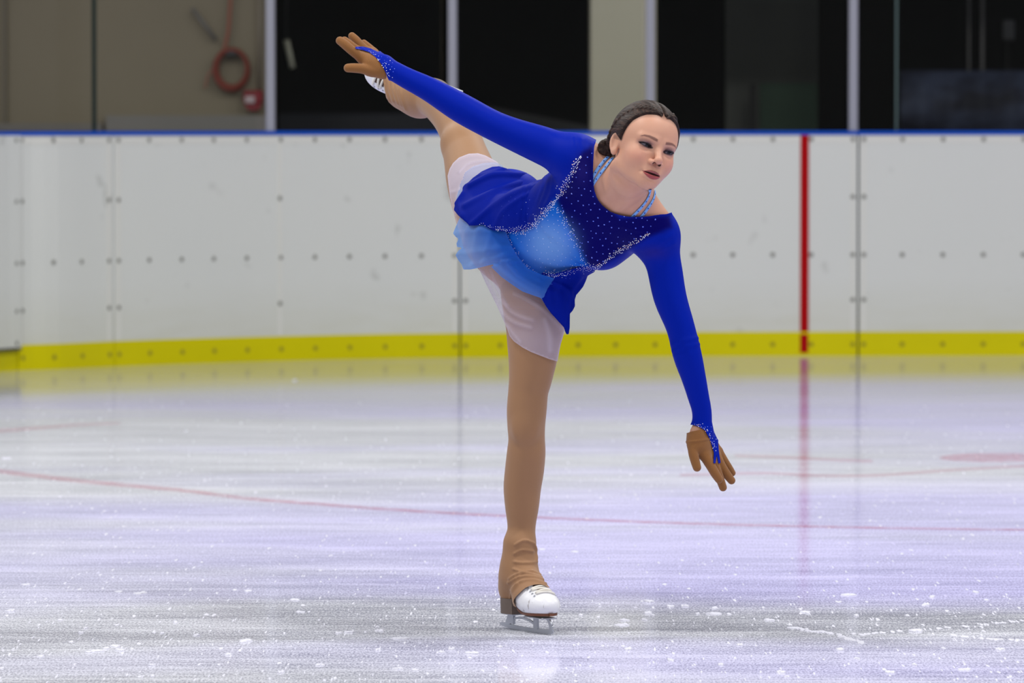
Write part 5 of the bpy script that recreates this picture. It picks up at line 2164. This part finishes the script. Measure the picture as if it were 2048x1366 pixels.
def stone_band(pts, n, w0, w1, r0, r1, mats, power=1.0):
    q = smoothpoly(pts, 8, False)
    seg = np.r_[0, np.cumsum(np.linalg.norm(np.diff(q, axis=0), axis=1))]
    taken = []
    for i in range(n * 4):
        if len(taken) >= n:
            break
        u_ = random.random()
        s_ = u_ * seg[-1]
        x = np.interp(s_, seg, q[:, 0])
        y = np.interp(s_, seg, q[:, 1])
        x2 = np.interp(min(s_ + 2, seg[-1]), seg, q[:, 0])
        y2 = np.interp(min(s_ + 2, seg[-1]), seg, q[:, 1])
        t = np.array([x2 - x, y2 - y])
        l_ = np.linalg.norm(t)
        if l_ < 1e-6:
            continue
        nn = np.array([-t[1], t[0]]) / l_
        w = (w0 + (w1 - w0) * math.sin(math.pi * min(1, u_ * 1.0)))
        p = np.array([x, y]) + nn * random.gauss(0, 0.45) * w
        if any((abs(p[0] - a) + abs(p[1] - b_)) < 3.0 for a, b_ in taken):
            continue
        taken.append(tuple(p))
        put_stone(p[0], p[1], random.uniform(r0, r1), random.choice(mats))


GC = [M_GEM, M_GEM, M_GEM, M_GEM, M_GEM, M_GEMP]
stone_band([(1161, 312), (1150, 335), (1135, 362), (1120, 388), (1106, 406)], 85, 2.5, 9, 0.0015, 0.0021, GC)
stone_band([(1108, 404), (1088, 426), (1070, 446), (1056, 457), (1036, 461), (1008, 460), (990, 457)], 150, 5, 9, 0.0014, 0.0021, GC)
stone_band([(1010, 461), (990, 457), (965, 448), (955, 447)], 16, 3, 5, 0.0014, 0.0019, GC)
stone_band([(1299, 467), (1275, 482), (1250, 495), (1225, 512), (1202, 530)], 80, 2.5, 6, 0.0015, 0.0021, GC)
stone_band([(1204, 529), (1182, 538), (1160, 536), (1136, 544), (1112, 550), (1086, 549)], 125, 5, 8, 0.0014, 0.0021, GC)
stone_band([(1086, 550), (1081, 566), (1081, 590)], 34, 5, 6, 0.0013, 0.0019, GC)
stone_band([(1012, 464), (1022, 490), (1035, 512), (1050, 534), (1070, 546), (1082, 549)], 60, 5, 7, 0.0013, 0.0018, [M_GEM])
stone_band([(1113, 412), (1126, 436), (1140, 462), (1154, 490), (1164, 514), (1176, 534)], 70, 6, 9, 0.0013, 0.0018, [M_GEM, M_GEM, M_GEMB])
stone_band([(1105, 410), (1080, 430), (1068, 452)], 26, 12, 16, 0.0011, 0.0015, [M_GEM])


def scatter(poly, n, dmin, r0, r1, mats):
    p = np.asarray(poly, float)
    lo, hi = p.min(0), p.max(0)
    got = []
    for _ in range(n * 40):
        if len(got) >= n:
            break
        q = np.array([random.uniform(lo[0], hi[0]), random.uniform(lo[1], hi[1])])
        if not inpoly(q[None], poly)[0] or any(math.hypot(q[0] - a, q[1] - b_) < dmin for a, b_ in got):
            continue
        got.append(tuple(q))
        put_stone(q[0], q[1], random.uniform(r0, r1), random.choice(mats))


scatter([(1112, 420), (1160, 525), (1090, 545), (1028, 470), (1064, 458)], 62, 9, 0.0009, 0.0013, [M_GEM])
scatter([(1170, 320), (1188, 300), (1190, 385), (1236, 432), (1330, 434), (1300, 462), (1200, 528), (1172, 520), (1118, 408), (1140, 360)], 120, 11, 0.0017, 0.0023, [M_GEMB])
scatter([(1060, 400), (1056, 452), (990, 452), (1000, 410), (1030, 385)], 34, 6, 0.0010, 0.0015, [M_GEMB, M_GEMB, M_GEM])
scatter([(1088, 552), (1150, 548), (1120, 585), (1086, 580)], 14, 7, 0.0010, 0.0014, [M_GEMB])
stone_band([(784, 157), (776, 146), (768, 132), (760, 120), (748, 109), (738, 102)], 30, 4, 5, 0.0011, 0.0017, GC)
scatter([(786, 150), (774, 130), (762, 112), (784, 116), (790, 135)], 14, 6, 0.0010, 0.0016, [M_GEM, M_GEMB])
stone_band([(1388, 848), (1400, 851), (1412, 858), (1420, 872), (1427, 890), (1432, 902)], 30, 4, 5, 0.0011, 0.0017, GC)
scatter([(1404, 846), (1428, 856), (1434, 884), (1424, 872)], 12, 6, 0.0010, 0.0016, [M_GEM, M_GEMB])


def gem_verts(p, n_, r):
    t1 = nrm(np.cross(n_, (0.31, 0.17, 0.93)))
    t2 = np.cross(n_, t1)
    V = [p - n_ * 0.0004 + (t1 * math.cos(a) + t2 * math.sin(a)) * r for a in np.linspace(0, 2 * math.pi, 8, endpoint=False)]
    V += [p + n_ * r * 0.62 + (t1 * math.cos(a + 0.39) + t2 * math.sin(a + 0.39)) * r * 0.55 for a in np.linspace(0, 2 * math.pi, 8, endpoint=False)]
    F = [(j, (j + 1) % 8, 8 + j) for j in range(8)] + [((j + 1) % 8, 8 + (j + 1) % 8, 8 + j) for j in range(8)] + [tuple(range(8, 16))]
    return V, F


stones.sort(key=lambda s_: -s_[2])
protos = {}
for p, n_, r, mat in stones[:100]:
    if mat.name not in protos:
        V, F = gem_verts(np.zeros(3), np.array([0, 0, 1.0]), 1.0)
        me_o = mesh_obj('rhinestone', np.array(V), F, mat, dress, False)
        o = protos[mat.name] = me_o
    else:
        o = protos[mat.name].copy()
        COL.objects.link(o)
        o.parent = dress
    t1 = nrm(np.cross(n_, (0.31, 0.17, 0.93)))
    t2 = np.cross(n_, t1)
    q = p - ORG
    o.matrix_local = Matrix(((t1[0] * r, t2[0] * r, n_[0] * r, q[0]), (t1[1] * r, t2[1] * r, n_[1] * r, q[1]), (t1[2] * r, t2[2] * r, n_[2] * r, q[2]), (0, 0, 0, 1)))
m = MB()
fi = []
mats = [M_GEM, M_GEMB, M_GEMP]
for p, n_, r, mat in stones[100:]:
    V, F = gem_verts(p - ORG, n_, r)
    m.add(V, F)
    fi += [mats.index(mat)] * len(F)
o = m.obj('small_rhinestones', M_GEM, dress)
o.data.materials.append(M_GEMB)
o.data.materials.append(M_GEMP)
for pg, i_ in zip(o.data.polygons, fi):
    pg.material_index = i_
tag(o, kind='stuff')
